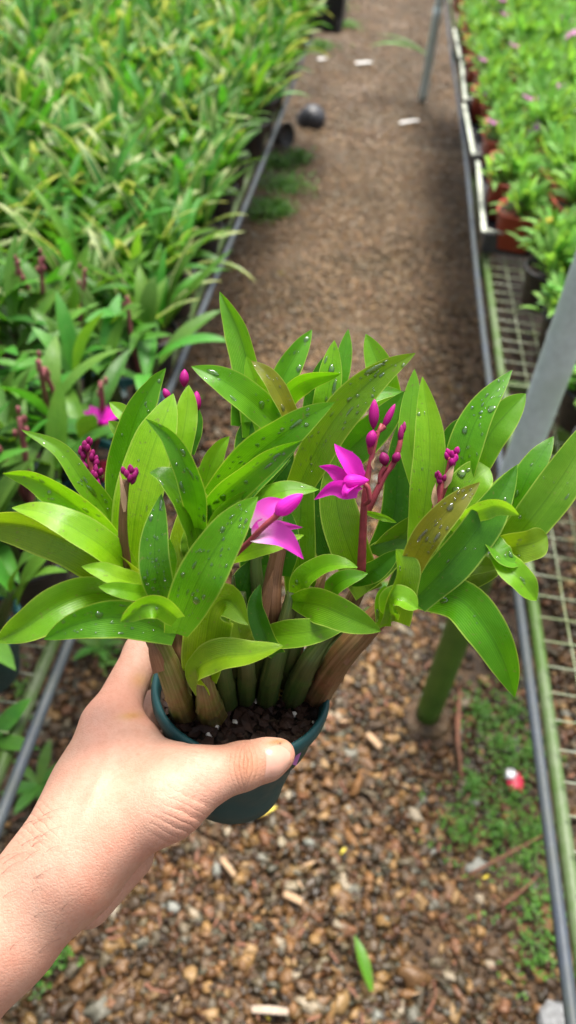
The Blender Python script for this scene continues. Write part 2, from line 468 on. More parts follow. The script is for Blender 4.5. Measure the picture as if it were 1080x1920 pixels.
def pebbles(name, n, x0, x1, y0, y1, r0, r1, sub, bury=.35, dens=None, mat='pebble'):
    bv, bf = ico(sub)
    x = rng.uniform(x0, x1, n); y = rng.uniform(y0, y1, n)
    if dens is not None:
        k = dens(x, y) > rng.uniform(0, 1, n); x = x[k]; y = y[k]; n = len(x)
    r = r0 + (r1 - r0) * rng.beta(1.4, 3.5, n)
    sc = np.stack([r * rng.uniform(.8, 1.6, n), r * rng.uniform(.6, 1.1, n), r * rng.uniform(.3, .75, n)], 1)
    a = rng.uniform(0, 2 * np.pi, n); tl = rng.normal(0, .3, n)
    V = bv[None] * (1 + (.30 if sub == 2 else .24) * rng.normal(0, 1, (n, len(bv), 1)))
    V = V * sc[:, None]
    ct, st = np.cos(tl)[:, None], np.sin(tl)[:, None]
    Yy = V[..., 1] * ct - V[..., 2] * st; Zz = V[..., 1] * st + V[..., 2] * ct
    ca, sa = np.cos(a)[:, None], np.sin(a)[:, None]
    Xx = V[..., 0] * ca - Yy * sa; Yy = V[..., 0] * sa + Yy * ca
    zz = sc[:, 2] * (1 - bury) * rng.uniform(.2, 1.3, n)
    P = np.stack([Xx + x[:, None], Yy + y[:, None], Zz + zz[:, None]], -1).reshape(-1, 3)
    Fc = (bf[None] + (np.arange(n) * len(bv))[:, None, None]).reshape(-1, 3)
    me = bpy.data.meshes.new(name)
    me.vertices.add(len(P)); me.vertices.foreach_set('co', P.astype(np.float32).ravel())
    me.loops.add(Fc.size); me.loops.foreach_set('vertex_index', Fc.astype(np.int32).ravel())
    me.polygons.add(len(Fc)); me.polygons.foreach_set('loop_start', np.arange(0, Fc.size, 3, dtype=np.int32))
    me.polygons.foreach_set('use_smooth', np.ones(len(Fc), dtype=bool))
    me.update(calc_edges=True); me.validate()
    me.materials.append(M[mat])
    o = bpy.data.objects.new(name, me); COL.objects.link(o)
    return o

def patches(x, y):
    f = np.sin(x * 7.1 + 1.7 * np.sin(y * 4.3)) * np.sin(y * 6.7 + 1.9 * np.sin(x * 5.2 + 1)) + .5 * np.sin(x * 19 + y * 13) * np.sin(y * 17 - x * 11)
    e = np.clip((np.abs(x - .02) - .30) / .2, 0, 1)
    return np.clip(.95 - .75 * np.clip(f * 1.6 - .25, 0, 1) - .45 * e, .12, 1)
o = pebbles('gravel', 40000, -.6, .72, .15, 2.0, .0026, .0120, 2, dens=patches)
prop(o, 'wet brown small stones covering the near path', 'gravel', kind='stuff')
o = pebbles('gravel', 7500, -.6, .72, .15, 2.2, .006, .0165, 2, bury=.45, dens=patches, mat='pebble_big')
prop(o, 'larger grey and tan stones lying among the small gravel of the near path', 'gravel', kind='stuff')
o = pebbles('gravel', 34000, -.6, .6, 1.9, 4.4, .003, .0125, 1, mat='pebble_far')
prop(o, 'brown gravel on the middle stretch of the path', 'gravel', kind='stuff')
o = pebbles('gravel', 30000, -.7, .7, 4.3, 9.0, .004, .015, 1, mat='pebble_far')
prop(o, 'brown gravel on the far stretch of the path', 'gravel', kind='stuff')
o = pebbles('gravel', 2600, .62, 1.25, .1, 2.6, .006, .02, 1)
prop(o, 'dark gravel on the ground under the right bench', 'gravel', kind='stuff')
o = pebbles('gravel', 2600, -1.2, -.55, .1, 2.6, .006, .02, 1)
prop(o, 'dark gravel on the ground under the left bench', 'gravel', kind='stuff')

mb_ = []
def litter(n):
    mb = MB()
    for i in range(n):
        x, y = rnd(-.5, .7), .2 + 2.6 * random.random() ** 1.3; L = rnd(.006, .028); w = rnd(.002, .006); a = rnd(0, 6.28); z = rnd(.008, .02)
        ca, sa = math.cos(a), math.sin(a); P = []
        for t in (-1, -.3, .3, 1):
            k = 1 - .6 * abs(t) ** 3; c = np.array([x + ca * L * t / 2, y + sa * L * t / 2, z + .003 * math.sin(t * 2 + i)])
            P.append([c + np.array([-sa, ca, rnd(-.3, .3)]) * w * k / 2 * q for q in (-1, 0, 1)])
        mb.grid(np.array(P))
    return mb
# ------------------------------------------------------------------ blades for background plants
def blade(mb, base, az, el0, length, width, droop, n=8, fold=.3, prof='strap', twist=0.0, nu=5):
    """a ribbon leaf from base leaving at azimuth az, elevation el0, bending over by droop radians"""
    p = np.array(base, float); P = [p.copy()]; T = []
    for i in range(n):
        t = (i + .5) / n
        e = el0 - droop * t ** 1.4
        d = np.array([math.cos(az) * math.cos(e), math.sin(az) * math.cos(e), math.sin(e)])
        p = p + d * length / n; P.append(p.copy())
    P = np.array(P); T = nrm(np.gradient(P, axis=0))
    side0 = np.array([-math.sin(az), math.cos(az), 0.0])
    t = np.linspace(0, 1, n + 1)
    if prof == 'strap': w = width * (.55 + .45 * np.minimum(1, t / .3)) * (1 - np.clip((t - .5) / .5, 0, 1) ** 2.2) ** .9
    else: w = width * (.3 + .7 * np.sin(np.minimum(1, t / .55) * math.pi / 2)) * (1 - np.clip((t - .45) / .55, 0, 1) ** 2.0) ** .9
    w = np.maximum(w, width * .02)
    u = np.linspace(-1, 1, nu)
    G = np.zeros((n + 1, nu, 3))
    for i in range(n + 1):
        N = np.cross(T[i], side0); N = N / np.linalg.norm(N)
        tw = twist * t[i]
        Sd = side0 * math.cos(tw) + N * math.sin(tw); N2 = N * math.cos(tw) - side0 * math.sin(tw)
        if N2[2] < 0 and abs(tw) < 1.2: N2 = -N2
        G[i] = P[i] + Sd * (u[:, None] * w[i] / 2) + N2 * ((np.abs(u) ** 1.3)[:, None] * fold * w[i] / 2)
    mb.grid(G)

def box(mb, c, s, bev=0.0):
    x, y, z = s[0] / 2, s[1] / 2, s[2] / 2
    v = np.array([(a, b, d) for a in (-x, x) for b in (-y, y) for d in (-z, z)]) + np.asarray(c)
    mb.add(v, [(0, 1, 3, 2), (4, 6, 7, 5), (0, 4, 5, 1), (2, 3, 7, 6), (0, 2, 6, 4), (1, 5, 7, 3)])

def pot_profile(rt, rb, h, lip=.004, wall=.0018, soil=.012):
    return [(0.001, 0), (rb * .96, 0), (rb, .002), (rt - .003, h - .012), (rt - .002, h - .011), (rt + lip * .4, h - .010), (rt + lip, h - .006), (rt + lip, h - .002), (rt + lip * .6, h),
            (rt, h), (rt - wall, h - .002), (rt - wall * 2, h - soil), (.001, h - soil + .002)]

def make_pot(parent, rt, rb, h, mat, n=28, square=False):
    mb = MB(); lathe(mb, pot_profile(rt, rb, h), n)
    if square:
        v = mb.v[-1]; r = np.hypot(v[:, 0], v[:, 1]); a = np.arctan2(v[:, 1], v[:, 0])
        k = 1 / (np.abs(np.cos(a)) ** 5 + np.abs(np.sin(a)) ** 5) ** (1 / 5)
        v[:, 0] *= k * .95; v[:, 1] *= k * .95
    o = mb.build('pot', mat, parent)
    s = MB(); a = np.linspace(0, 2 * math.pi, 20, endpoint=False)
    G = np.array([[(r * math.cos(t) * (rt - .004), r * math.sin(t) * (rt - .004), h - .010 + random.uniform(-.003, .003)) for t in a] for r in (.02, .5, 1.0)])
    s.grid(G, closed=True)
    s.build('soil', M['soil'], parent)
    return o

def rnd(a, b): return random.uniform(a, b)

def make_strap(k):
    t = thing('strap_leaf_plant', (0, 0, 0), None, 'potted plant')
    make_pot(t, .058, .045, .105, M['pot_black'])
    mb = MB(); random.seed(100 + k)
    nf = random.randint(3, 4)
    for q in range(nf):
        bx, by = rnd(-.028, .028), rnd(-.028, .028); fan = rnd(0, 6.28)
        for i in range(random.randint(7, 9)):
            sgn = 1 if i % 2 else -1
            az = fan + (0 if sgn > 0 else math.pi) + rnd(-.7, .7)
            el = rnd(1.1, 1.52) - .05 * i
            blade(mb, (bx, by, .09), az, el, rnd(.15, .26), rnd(.018, .027), rnd(.3, 1.5), 9, rnd(.2, .5), 'strap', rnd(-.5, .5))
    mb.build('foliage', M['strap'], t)
    return t

def make_bg_orchid(k, potm):
    t = thing('potted_orchid', (0, 0, 0), None, 'potted plant')
    make_pot(t, .046, .034, .085, potm)
    random.seed(300 + k)
    mb = MB(); cn = MB()
    for q in range(5):
        a = q * 1.256 + rnd(-.3, .3); r = rnd(.012, .03)
        b0 = np.array([r * math.cos(a), r * math.sin(a), .07]); h = rnd(.05, .11); ln = rnd(.1, .45)
        b1 = b0 + np.array([math.cos(a) * h * ln, math.sin(a) * h * ln, h])
        tube(cn, np.linspace(b0, b1, 5), [.006, .0065, .006, .005, .004], 8)
        for i in range(random.randint(4, 5)):
            az = a + (math.pi if i % 2 else 0) + rnd(-.9, .9)
            blade(mb, b1 - np.array([0, 0, .012 * (i // 2)]), az, rnd(.5, 1.35), rnd(.075, .13), rnd(.018, .026), rnd(.3, 1.1), 9, rnd(.15, .4), 'lance', rnd(-.4, .4))
    mb.build('foliage', M['bgorchid'], t)
    cn.build('canes', M['cane_dark'], t)
    for q in range(1 + k % 2):
        a = rnd(0, 6.28); sp = MB()
        b0 = np.array([.02 * math.cos(a), .02 * math.sin(a), .12])
        tp = b0 + np.array([rnd(-.03, .03), rnd(-.03, .03), rnd(.09, .14)])
        P = spline([b0, (b0 + tp) / 2 + np.array([.004, 0, 0]), tp], 8)
        tube(sp, P, np.linspace(.0042, .0026, 8), 7)
        bv, bf = ico(1)
        for i in range(4):
            c = P[-1 - (i // 2)] + np.array([rnd(-.006, .006), rnd(-.006, .006), rnd(-.004, .006)])
            sp.add(bv * np.array([.0026, .0026, .006]) + c, bf)
        sp.build('flower_spike', M['bg_spike'], t)
    return t

def make_bedding(k, potm, sq, blooms, sparse=False):
    t = thing('bedding_plant', (0, 0, 0), None, 'potted plant')
    make_pot(t, *((.066, .052, .105) if sq else (.058, .045, .095)), potm, square=sq)
    random.seed(500 + k); mb = MB()
    for i in range(105 if sparse else 130):
        a = rnd(-2.5, 2.5) if sparse else rnd(0, 6.28); r = abs(random.gauss(0, .029)); 
        base = (r * math.cos(a), r * math.sin(a), .085 + rnd(0, .055) * (1 - r * 6))
        blade(mb, base, a + rnd(-1.2, 1.2) * (.5 if sparse else 1), rnd(.55 if sparse else .3, 1.5), rnd(.045, .095), rnd(.010, .019), rnd(-.2, 1.3), 5, rnd(.1, .4), 'lance', rnd(-.7, .7), 3)
    mb.build('foliage', M['bedding'], t)
    for (mat, dx, dy, dz, s) in blooms:
        fb = MB()
        for j in range(7):
            blade(fb, (dx, dy, dz), j * .9 + rnd(-.3, .3), rnd(-.2, .8), .022 * s, .010 * s, rnd(0, .8), 4, .3, 'lance', 0, 3)
        tube(fb, np.linspace((dx * .5, dy * .5, .09), (dx, dy, dz), 4), .0015, 6)
        fb.build('flower', mat, t)
    return t

BZ = .55                    # bench surface height
RX = .355 * (CAM_H - BZ)    # bench edge
# ---- left bench: strap plants
used = []
straps = [make_strap(k) for k in range(6)]
first = [True] * 6
cnt = 0
LBL = 'strappy green plant with cream edged leaves in the dense block on the left bench'
strap_spots = []
for iy in range(26):
    for ix in range(17):
        x = -RX - .055 - ix * .128 - (.05 if iy % 2 else 0); y = 1.26 + iy * .122
        c = np.array([x, y, BZ + .25]) - CP
        q = RW.T @ c
        px, py = 540 + F * q[0] / q[2], 960 + F * q[1] / q[2]
        if px < -190 or py < -200: continue
        strap_spots.append((x + rnd(-.012, .012), y + rnd(-.012, .012)))
for i, (x, y) in enumerate(strap_spots):
    k = (i * 5 + i // 7) % 6
    if first[k]: o = straps[k]; first[k] = False
    else: o = copy_tree(straps[k])
    o.location = (x, y, BZ + .004); s = rnd(.85, 1.12); o.scale = (s, s, s)
    o.rotation_euler = (rnd(-.05, .05), rnd(-.05, .05), rnd(0, 6.28))
    prop(o, LBL, 'potted plant', 'strap leaved plants in rows on the left bench')
# ---- left bench: orchids in front of them
orch = [make_bg_orchid(0, M['pot_teal']), make_bg_orchid(1, M['pot_black']), make_bg_orchid(2, M['pot_teal']), make_bg_orchid(3, M['pot_teal'])]
OS = [(72, 650, 1, 'orchid with purple brown stems in front of the strap plants, second from the left edge'),
      (140, 690, 0, 'orchid with purple brown stems between the strap plants and the magenta bloom'),
      (235, 705, 2, 'orchid with purple brown stems nearest the hose, in front of the strap plants'),
      (-20, 690, 1, 'orchid with dark stems at the far left edge before the strap plants'),
      (150, 830, 3, 'orchid with broad green leaves beside a red label and a magenta bloom'),
      (62, 835, 0, 'orchid with pale green upright leaves left of the magenta bloom'),
      (-25, 830, 1, 'orchid at the left edge beside the pale upright leaves'),
      (40, 985, 1, 'low orchid in a black pot at the left edge, nearest the bare mesh'),
      (-75, 960, 0, 'orchid reaching in from the left edge beside the bare bench mesh'),
      (-70, 1130, 2, 'orchid whose leaf tip pokes in at the left edge over the mesh'),
      ]
fb = MB()
for j in range(9): blade(fb, (.03, -.03, .165), j * .7 + rnd(-.2, .2), rnd(.0, .9), .024, .013, rnd(0, .6), 5, .3, 'lance', 0, 3)
fb.build('flower', M['petal'], orch[3])
fb = MB(); tube(fb, spline([(.01, -.01, .10), (.02, -.025, .13), (.03, -.03, .165)], 6), .002, 6); fb.build('flower_spike', M['bg_spike'], orch[3])
fb = MB(); box(fb, (.045, -.035, .098), (.045, .0012, .032)); fb.build('label', M['red_tag'], orch[3], smooth=False)
seen = [0, 0, 0, 0]
for px, py, k, lb in OS:
    x, y = at(px, py, BZ + .15)[:2]
    o = copy_tree(orch[k]) if seen[k] else orch[k]; seen[k] = 1
    o.location = (x, y, BZ + .004); o.rotation_euler = (0, 0, rnd(0, 6.28) if k != 3 else .3); s = rnd(1.15, 1.3); o.scale = (s, s, s)
    prop(o, lb, 'potted plant', 'orchids on the near part of the left bench')

# ---- right bench plants
def bl(*a): return list(a)
PNK, VIO, YEL, WHT = M['pinkflower'], M['violet'], M['yellowflower'], M['fleck']
bed = [make_bedding(0, M['pot_red'], True, bl((PNK, -.05, -.02, .15, 1.3))),
       make_bedding(1, M['pot_red'], True, bl((VIO, -.03, -.05, .12, 1.2))),
       make_bedding(2, M['pot_red'], True, bl((PNK, .02, -.03, .15, .9))),
       make_bedding(3, M['pot_black'], False, bl((YEL, .0, -.03, .16, .7))),
       make_bedding(4, M['pot_black'], False, []),
       make_bedding(5, M['pot_red'], True, bl((VIO, -.02, -.03, .125, 1.3)), True), make_bedding(6, M['pot_black'], False, [], True)]
seen = [0] * 7
for iy in range(26):
    for ix in range(9):
        x = RX + .09 + ix * .14 + rnd(-.016, .016); y = .94 + iy * (.155 if iy < 7 else .172) - (0 if iy < 7 else .12) + rnd(-.02, .02) + rnd(-.01, .01)
        red = iy >= 7
        if not red: x += .06
        q = RW.T @ (np.array([x, y, BZ + .12]) - CP)
        px, py = 540 + F * q[0] / q[2], 960 + F * q[1] / q[2]
        if px > 1240 or py < -120: continue
        k = (3 + (ix + iy) % 2) if not red else (0, 1, 1, 0, 2, 1, 0)[(ix * 2 + iy) % 7]
        if ix == 0 and iy % 2 == 1: k = 5 if red else 6
        o = copy_tree(bed[k]) if seen[k] else bed[k]; seen[k] = 1
        o.location = (x, y, BZ + (.004 if not red else .018)); s = rnd(1.05, 1.3) if ix else rnd(.9, 1.02); o.scale = (s, s, s)
        o.rotation_euler = (0, 0, rnd(-.3, .3) + (random.randint(0, 3) * 1.5708 if k < 5 else 0))
        if k >= 5:
            prop(o, 'sparse bedding plant with a violet bloom in a terracotta coloured pot on the tray edge' if red else 'sparse green plant in a round black pot on the edge beside the bare mesh', 'potted plant', 'edge plants in terracotta coloured pots' if red else 'edge plants in black pots')
            continue
        if red: prop(o, ('leafy bedding plant with a faded pink bloom in a terracotta coloured square pot', 'leafy bedding plant with a small violet bloom in a terracotta coloured square pot', 'leafy bedding plant with a small pale pink bloom in a terracotta coloured square pot')[k], 'potted plant', ('pink bedding plants on the right bench', 'violet bedding plants on the right bench', 'small flowered bedding plants on the right bench')[k])
        else: prop(o, ('bright green bedding plant with yellow flecks in a round black pot', 'bright green bedding plant without flowers in a round black pot')[k - 3], 'potted plant', ('yellow flecked plants in black pots', 'flowerless plants in black pots')[k - 3])

# trays that carry the red pots
def make_tray(x, y, label):
    t = thing('seedling_tray', (x, y, BZ + .004), label, 'tray')
    mb = MB(); w, l, h = .42, .50, .045
    box(mb, (w / 2, 0, .003), (w, l, .006))
    for (c, s) in (((.003, 0, h / 2 + .005), (.006, l, h)), ((w - .003, 0, h / 2 + .005), (.006, l, h)),
                   ((w / 2, -l / 2 + .003, h / 2 + .005), (w - .014, .006, h)), ((w / 2, l / 2 - .003, h / 2 + .005), (w - .014, .006, h))): box(mb, c, s)
    mb.build('tray_body', M['pot_grey'], t, smooth=False)
    r = MB()
    for (c, s) in (((-.006, 0, h + .010), (.012, l + .01, .004)), ((w / 2, -l / 2 - .004, h + .015), (w, .010, .004))): box(r, c, s)
    r.build('tray_rim', M['pale_rim'], t, smooth=False)
    return t
for i, (y, lb) in enumerate([(2.24, 'black tray with pale rim holding the nearest terracotta pots'), (2.80, 'black tray with pale rim, second of the row under the terracotta pots'),
                             (3.36, 'black tray with pale rim, third of the row under the terracotta pots'), (3.92, 'farthest black tray with pale rim beside the far post')]):
    t = make_tray(RX + .012 + rnd(-.004, .008), y, lb); t.rotation_euler = (0, 0, rnd(-.03, .03)); t['group'] = 'trays in a row on the right bench'

# ---- the benches
def bench(sgn, label):
    t = thing('mesh_bench', (sgn * RX, 2.0, 0), label, 'bench')
    y0, y1 = -.6, 8.6; w = 2.3 if sgn < 0 else 1.5
    mb = MB(); tube(mb, [(sgn * .030, y - 2.0, BZ - .016) for y in np.linspace(y0, y1, 30)], .0095, 10)
    mb.build('front_rail', M['rail'], t)
    mb = MB(); tube(mb, [(sgn * w, y - 2.0, BZ - .016) for y in np.linspace(y0, y1, 6)], .0125, 8)
    mb.build('back_rail', M['rail'], t)
    wm = MB()
    x = .075
    while x < w - .02:
        ys = np.linspace(y0, y1, 60); ph = rnd(0, 6)
        tube(wm, [(sgn * x + .003 * math.sin(y * 5 + ph), y - 2.0, BZ + .003 * math.sin(y * 7 + ph)) for y in ys], .0014, 4, False); x += .038 if x < .5 else .1
    y = y0
    while y < (3.2 if sgn > 0 else 2.2):
        k = rnd(-.006, .006)
        tube(wm, [(sgn * xx, y - 2.0 + k * xx * 4 + .002 * math.sin(xx * 30), BZ + .0028) for xx in np.linspace(.03, min(w, 1.0), 14)], .0013, 4, False); y += .044
    wm.build('wire_mesh', M['wire'], t)
    for yy in (-.2, 1.42, 3.0, 4.6, 6.2):
        for xx in (.20, w - .1):
            mb = MB(); tube(mb, [(sgn * xx, yy - 2.0, z) for z in np.linspace(0, BZ - .03, 5)], .02, 12)
            mb.build('leg', M['leg'], t)
        mb = MB(); tube(mb, [(sgn * xx, yy - 2.0 + .03, BZ - .045) for xx in np.linspace(.03, w, 6)], .012, 8)
        mb.build('cross_bar', M['rail'], t)
    return t
bench(1, 'low wire mesh bench with green stained rail on the right of the path')
bench(-1, 'low wire mesh bench with green stained rail on the left of the path')
for sgn, lb in ((1, 'grey hose running along the edge of the right bench'), (-1, 'grey hose running along the edge of the left bench')):
    mb = MB(); ys = np.linspace(-.6, 8.6, 90)
    tube(mb, [(sgn * (RX - .004 + .004 * math.sin(y * 2.3 + sgn)), y, BZ + .012 + .003 * math.sin(y * 3.1)) for y in ys], .0076, 10)
    o = mb.build('hose', M['hose']); prop(o, lb, 'hose')

# ---- posts
def post(x, y, label, mat2):
    t = thing('metal_post', (x, y, 0), label, 'post')
    mb = MB(); tube(mb, [(0, 0, z) for z in np.linspace(.0, 3.2, 24)], .0235, 20); mb.build('shaft', M['post'], t)
    mb = MB(); tube(mb, [(0, 0, z) for z in np.linspace(.006, .50, 12)], .0265, 20); mb.build('painted_base', mat2, t)
    mb = MB(); lathe(mb, [(.001, .012), (.045, .012), (.05, .006), (.055, -.004)], 20); mb.build('footing', M['ground'], t)
    return t
p = at(800, 1345, 0); post(p[0], p[1], 'grey metal post with green base standing on the gravel beside the right bench', M['leg'])
p = at(791, 192, 0); post(p[0], p[1], 'thin grey metal post far along the path', M['post'])

# ---- things lying on the ground
def ground_leaf(name, px, py, az, L, w, mat, label, cat, el=.25, droop=.5, z=.02):
    p = at(px, py, z); mb = MB(); blade(mb, (0, 0, 0), az, el, L, w, droop, 10, .35, 'lance', .3)
    o = mb.build(name, mat); o.location = p; o.color = (.10, .30, .02, 1); prop(o, label, cat); return o
ground_leaf('fallen_leaf', 697, 1858, 2.0, .085, .020, M['leaf'], 'bright green leaf fallen on the gravel near the bottom of the picture', 'leaf', .35, .5)
ground_leaf('fallen_leaf', 440, 1538, .45, .085, .018, M['yellow_leaf'], 'yellow leaf lying on the gravel beneath the green pot', 'leaf', .2, .4)

def bar(px0, py0, px1, py1, z, w, h, name, mat, label, cat):
    a = at(px0, py0, z); b_ = at(px1, py1, z); mb = MB()
    L = np.linalg.norm(b_ - a); d = (b_ - a) / L; n_ = np.array([-d[1], d[0], 0])
    P = []
    for t_ in np.linspace(0, 1, 7):
        c = a + (b_ - a) * t_ + np.array([0, 0, .003 * math.sin(t_ * 3.1)]); ww = w * (1 - .15 * abs(2 * t_ - 1) ** 3)
        P.append([c + n_ * ww / 2 * q[0] + np.array([0, 0, h * q[1]]) for q in ((-1, 0), (-.9, 1), (.9, 1), (1, 0))])
    G = np.array(P); mb.grid(G, closed=True); nn = G.shape[0] * 4
    mb.f += [(0, 1, 2, 3), (nn - 4, nn - 1, nn - 2, nn - 3)]
    o = mb.build(name, mat, smooth=False, origin=tuple(a)); prop(o, label, cat); return o
bar(750, 231, 785, 226, .02, .028, .003, 'plant_tag', M['white_tag'], 'white plastic tag lying on the path before the far post', 'plant tag')
bar(667, 119, 697, 117, .02, .034, .003, 'plant_tag', M['white_tag'], 'white scrap lying in the middle of the far path', 'plant tag')
bar(596, 112, 612, 110, .02, .03, .003, 'plant_tag', M['white_tag'], 'small white scrap lying beside the left bench at the far end', 'plant tag')
bar(415, 1612, 440, 1643, .018, .010, .006, 'wood_chip', M['chip'], 'pale wood chip on the gravel right of the wrist', 'wood chip')
bar(532, 1677, 566, 1694, .018, .013, .007, 'wood_chip', M['chip'], 'pale pink wood chip on the gravel below the pot', 'wood chip')
bar(472, 1893, 540, 1898, .018, .012, .005, 'wood_chip', M['pale_chip'], 'long white chip on the gravel at the bottom edge', 'wood chip')
bar(688, 1378, 712, 1404, .018, .014, .007, 'wood_chip', M['chip'], 'pale wood chip on the gravel right of the pot', 'wood chip')

mb = MB(); P = spline([at(862, 1290, .02), at(858, 1380, .035), at(862, 1420, .03), at(866, 1470, .012)], 14)
tube(mb, P, [.002, .003, .004, .0055, .006, .0065, .006, .005, .0045, .004, .0035, .003, .0025, .002], 8)
o = mb.build('twig', M['twig'], origin=tuple(P[0])); prop(o, 'reddish brown twig lying on the gravel by the post', 'twig')
for a_, b_, lb in (((940, 1700), (1010, 1640), 'thin brown twig lying on the gravel in front of the right bench'), ((800, 1905), (812, 1840), 'short thin twig at the bottom of the path'), ((880, 1640), (1030, 1560), 'long dark twig lying across the weeds by the right hose')):
    mb = MB(); A = at(*a_, .022); B_ = at(*b_, .03); P = spline([A, (A + B_) / 2 + np.array([.008, .004, .006]), B_], 9); tube(mb, P, np.linspace(.003, .0014, 9), 6)
    o = mb.build('twig', M['twig'], origin=tuple(A)); prop(o, lb, 'twig')

# candy wrapper: a crumpled foil lump, red with a silver end
c = at(962, 1462, .022); t = thing('candy_wrapper', tuple(c), 'crumpled red and silver foil wrapper lying on the weeds by the right bench', 'wrapper')
bv, bf = ico(3)
def crumple(v, s, seed):
    r = np.random.default_rng(seed); k = r.normal(0, 5, (6, 3)); ph = r.uniform(0, 6, 6)
    return v * s * (1 + .07 * np.sin(v @ k.T + ph).sum(1, keepdims=True) * .6)
mb = MB(); mb.add(crumple(bv, np.array([.017, .024, .012]), 3) + np.array([.003, -.004, 0]), bf); mb.build('wrapper_body', M['foil_red'], t, smooth=False)
mb = MB(); mb.add(crumple(bv, np.array([.0125, .013, .010]), 5) + np.array([-.006, .006, .008]), bf); mb.build('foil_end', M['foil_silver'], t, smooth=False)
c = at(1045, 1915, .02); mb = MB(); mb.add(crumple(bv, np.array([.03, .03, .014]), 8), bf)
o = mb.build('foil_scrap', M['foil_grey'], smooth=False); o.location = c; prop(o, 'crumpled silver foil scrap at the bottom right corner', 'wrapper')

# overturned black pot by the left bench
p = at(580, 232, 0); t = thing('overturned_pot', tuple(p), 'rounded black plastic pot lying overturned on the gravel by the left bench', 'pot'); t.rotation_euler = (.5, .25, .4); t.scale = (.82, .82, .74)
mb = MB(); lathe(mb, [(.001, .140), (.03, .138), (.055, .128), (.074, .110), (.087, .082), (.093, .05), (.095, .018), (.095, .0), (.09, .0), (.083, .06), (.06, .10), (.001, .115)], 32)
mb.build('pot_body', M['pot_grey'], t)
mb = MB(); lathe(mb, [(.0905, .016), (.099, .014), (.100, .002), (.0955, -.002)], 32); mb.build('pot_rim', M['pot_black'], t)
p = at(512, 272, 0)
t = thing('overturned_pot', (p[0], p[1], 0), 'small black pot lying half under the left bench', 'pot'); t.rotation_euler = (1.3, .1, .9); t.location.z = .05
mb = MB(); lathe(mb, pot_profile(.055, .042, .10), 28); mb.build('pot_body', M['pot_black'], t)

# dark crates at the far end of the left bench
for (px, py, lb) in ((545, 30, 'black plastic crate at the far end of the left bench'), (596, 42, 'black plastic crate beside the hose at the far end of the left bench')):
    p = at(px, py, BZ + .01); t = thing('plastic_crate', tuple(p), lb, 'crate')
    mb = MB(); box(mb, (0, 0, .006), (.24, .36, .01))
    for (c_, s_) in (((-.117, 0, .09), (.008, .36, .155)), ((.117, 0, .09), (.008, .36, .155)), ((0, -.176, .09), (.22, .008, .155)), ((0, .176, .09), (.22, .008, .155))): box(mb, c_, s_)
    mb.build('crate_body', M['pot_black'], t, smooth=False)
    mb = MB()
    for (c_, s_) in (((-.121, 0, .172), (.022, .38, .012)), ((.121, 0, .172), (.022, .38, .012)), ((0, -.18, .174), (.216, .022, .012)), ((0, .18, .174), (.216, .022, .012))): box(mb, c_, s_)
    mb.build('crate_rim', M['pot_grey'], t, smooth=False)

for mt, n_, lb in ((M['chip'], 90, 'small pale wood slivers scattered over the gravel'), (M['twig'], 420, 'dark brown bark bits scattered over the gravel'), (M['yellow_leaf'], 14, 'yellowed leaf scraps scattered over the gravel')):
    prop(litter(n_).build('litter', mt), lb, 'litter', kind='stuff')
# weeds
def weed_patch(name, pts, n, rad, L, label):
    mb = MB()
    for i in range(n):
        px, py, rr = random.choice(pts); c = at(px, py, 0); a = rnd(0, 6.28); q = abs(random.gauss(0, .75)) * rr
        b0 = c + np.array([q * math.cos(a), q * math.sin(a), rnd(.004, .03)])
        for j in range(3): blade(mb, b0, rnd(0, 6.28), rnd(.1, 1.2), L * rnd(.6, 1.3), L * rnd(.4, .6), rnd(0, 1), 3, .2, 'lance', 0, 3)
    o = mb.build(name, M['weed']); prop(o, label, 'weeds', kind='stuff')
weed_patch('weeds', [(900, 1345, .05), (930, 1400, .05), (960, 1500, .055), (930, 1560, .045), (1000, 1560, .04), (885, 1480, .03), (990, 1420, .04), (860, 1560, .05), (1000, 1700, .07), (1010, 1800, .06), (950, 1440, .07), (960, 1340, .06), (980, 1620, .06)], 1700, 0, .0075, 'small bright green weeds on the gravel beside the right bench')
weed_patch('weeds', [(525, 310, .09), (535, 350, .10), (520, 395, .06), (560, 300, .05), (500, 400, .08), (640, 50, .12), (620, 15, .14), (600, 90, .1)], 2200, 0, .020, 'soft green weeds growing along the edge of the left bench')
weed_patch('weeds', [(108, 1810, .03), (200, 1240, .03), (720, 1110, .01), (300, 1280, .02), (40, 1300, .05)], 130, 0, .012, 'sparse green weeds near the left side of the path')
def frond(px, py, label, n, L, w, mat, spread=6.28, az0=0, z=.01):
    p = at(px, py, z); mb = MB()
    for j in range(n): blade(mb, (0, 0, .005), az0 + spread * j / n + rnd(-.2, .2), rnd(.3, .7), L * rnd(.7, 1.1), w * rnd(.8, 1.2), rnd(.3, .9), 7, .2, 'lance', rnd(-.3, .3))
    o = mb.build('weed_plant', mat, origin=None); o.location = p; prop(o, label, 'weed'); return o
frond(75, 1475, 'dull green weed with several leaves growing beside the wrist', 7, .085, .022, M['weed'])
frond(185, 1215, 'yellow green weed growing by the left hose above the hand', 6, .07, .02, M['weed'])
frond(800, 105, 'long green frond leaning across the far path by the thin post', 2, .34, .05, M['weed'], .5, 3.0, .25)
frond(-18, 1395, 'bright green seedling poking in at the left edge with a yellow bloom below', 6, .07, .022, M['bgorchid'], 6.28, 0, BZ - .02)

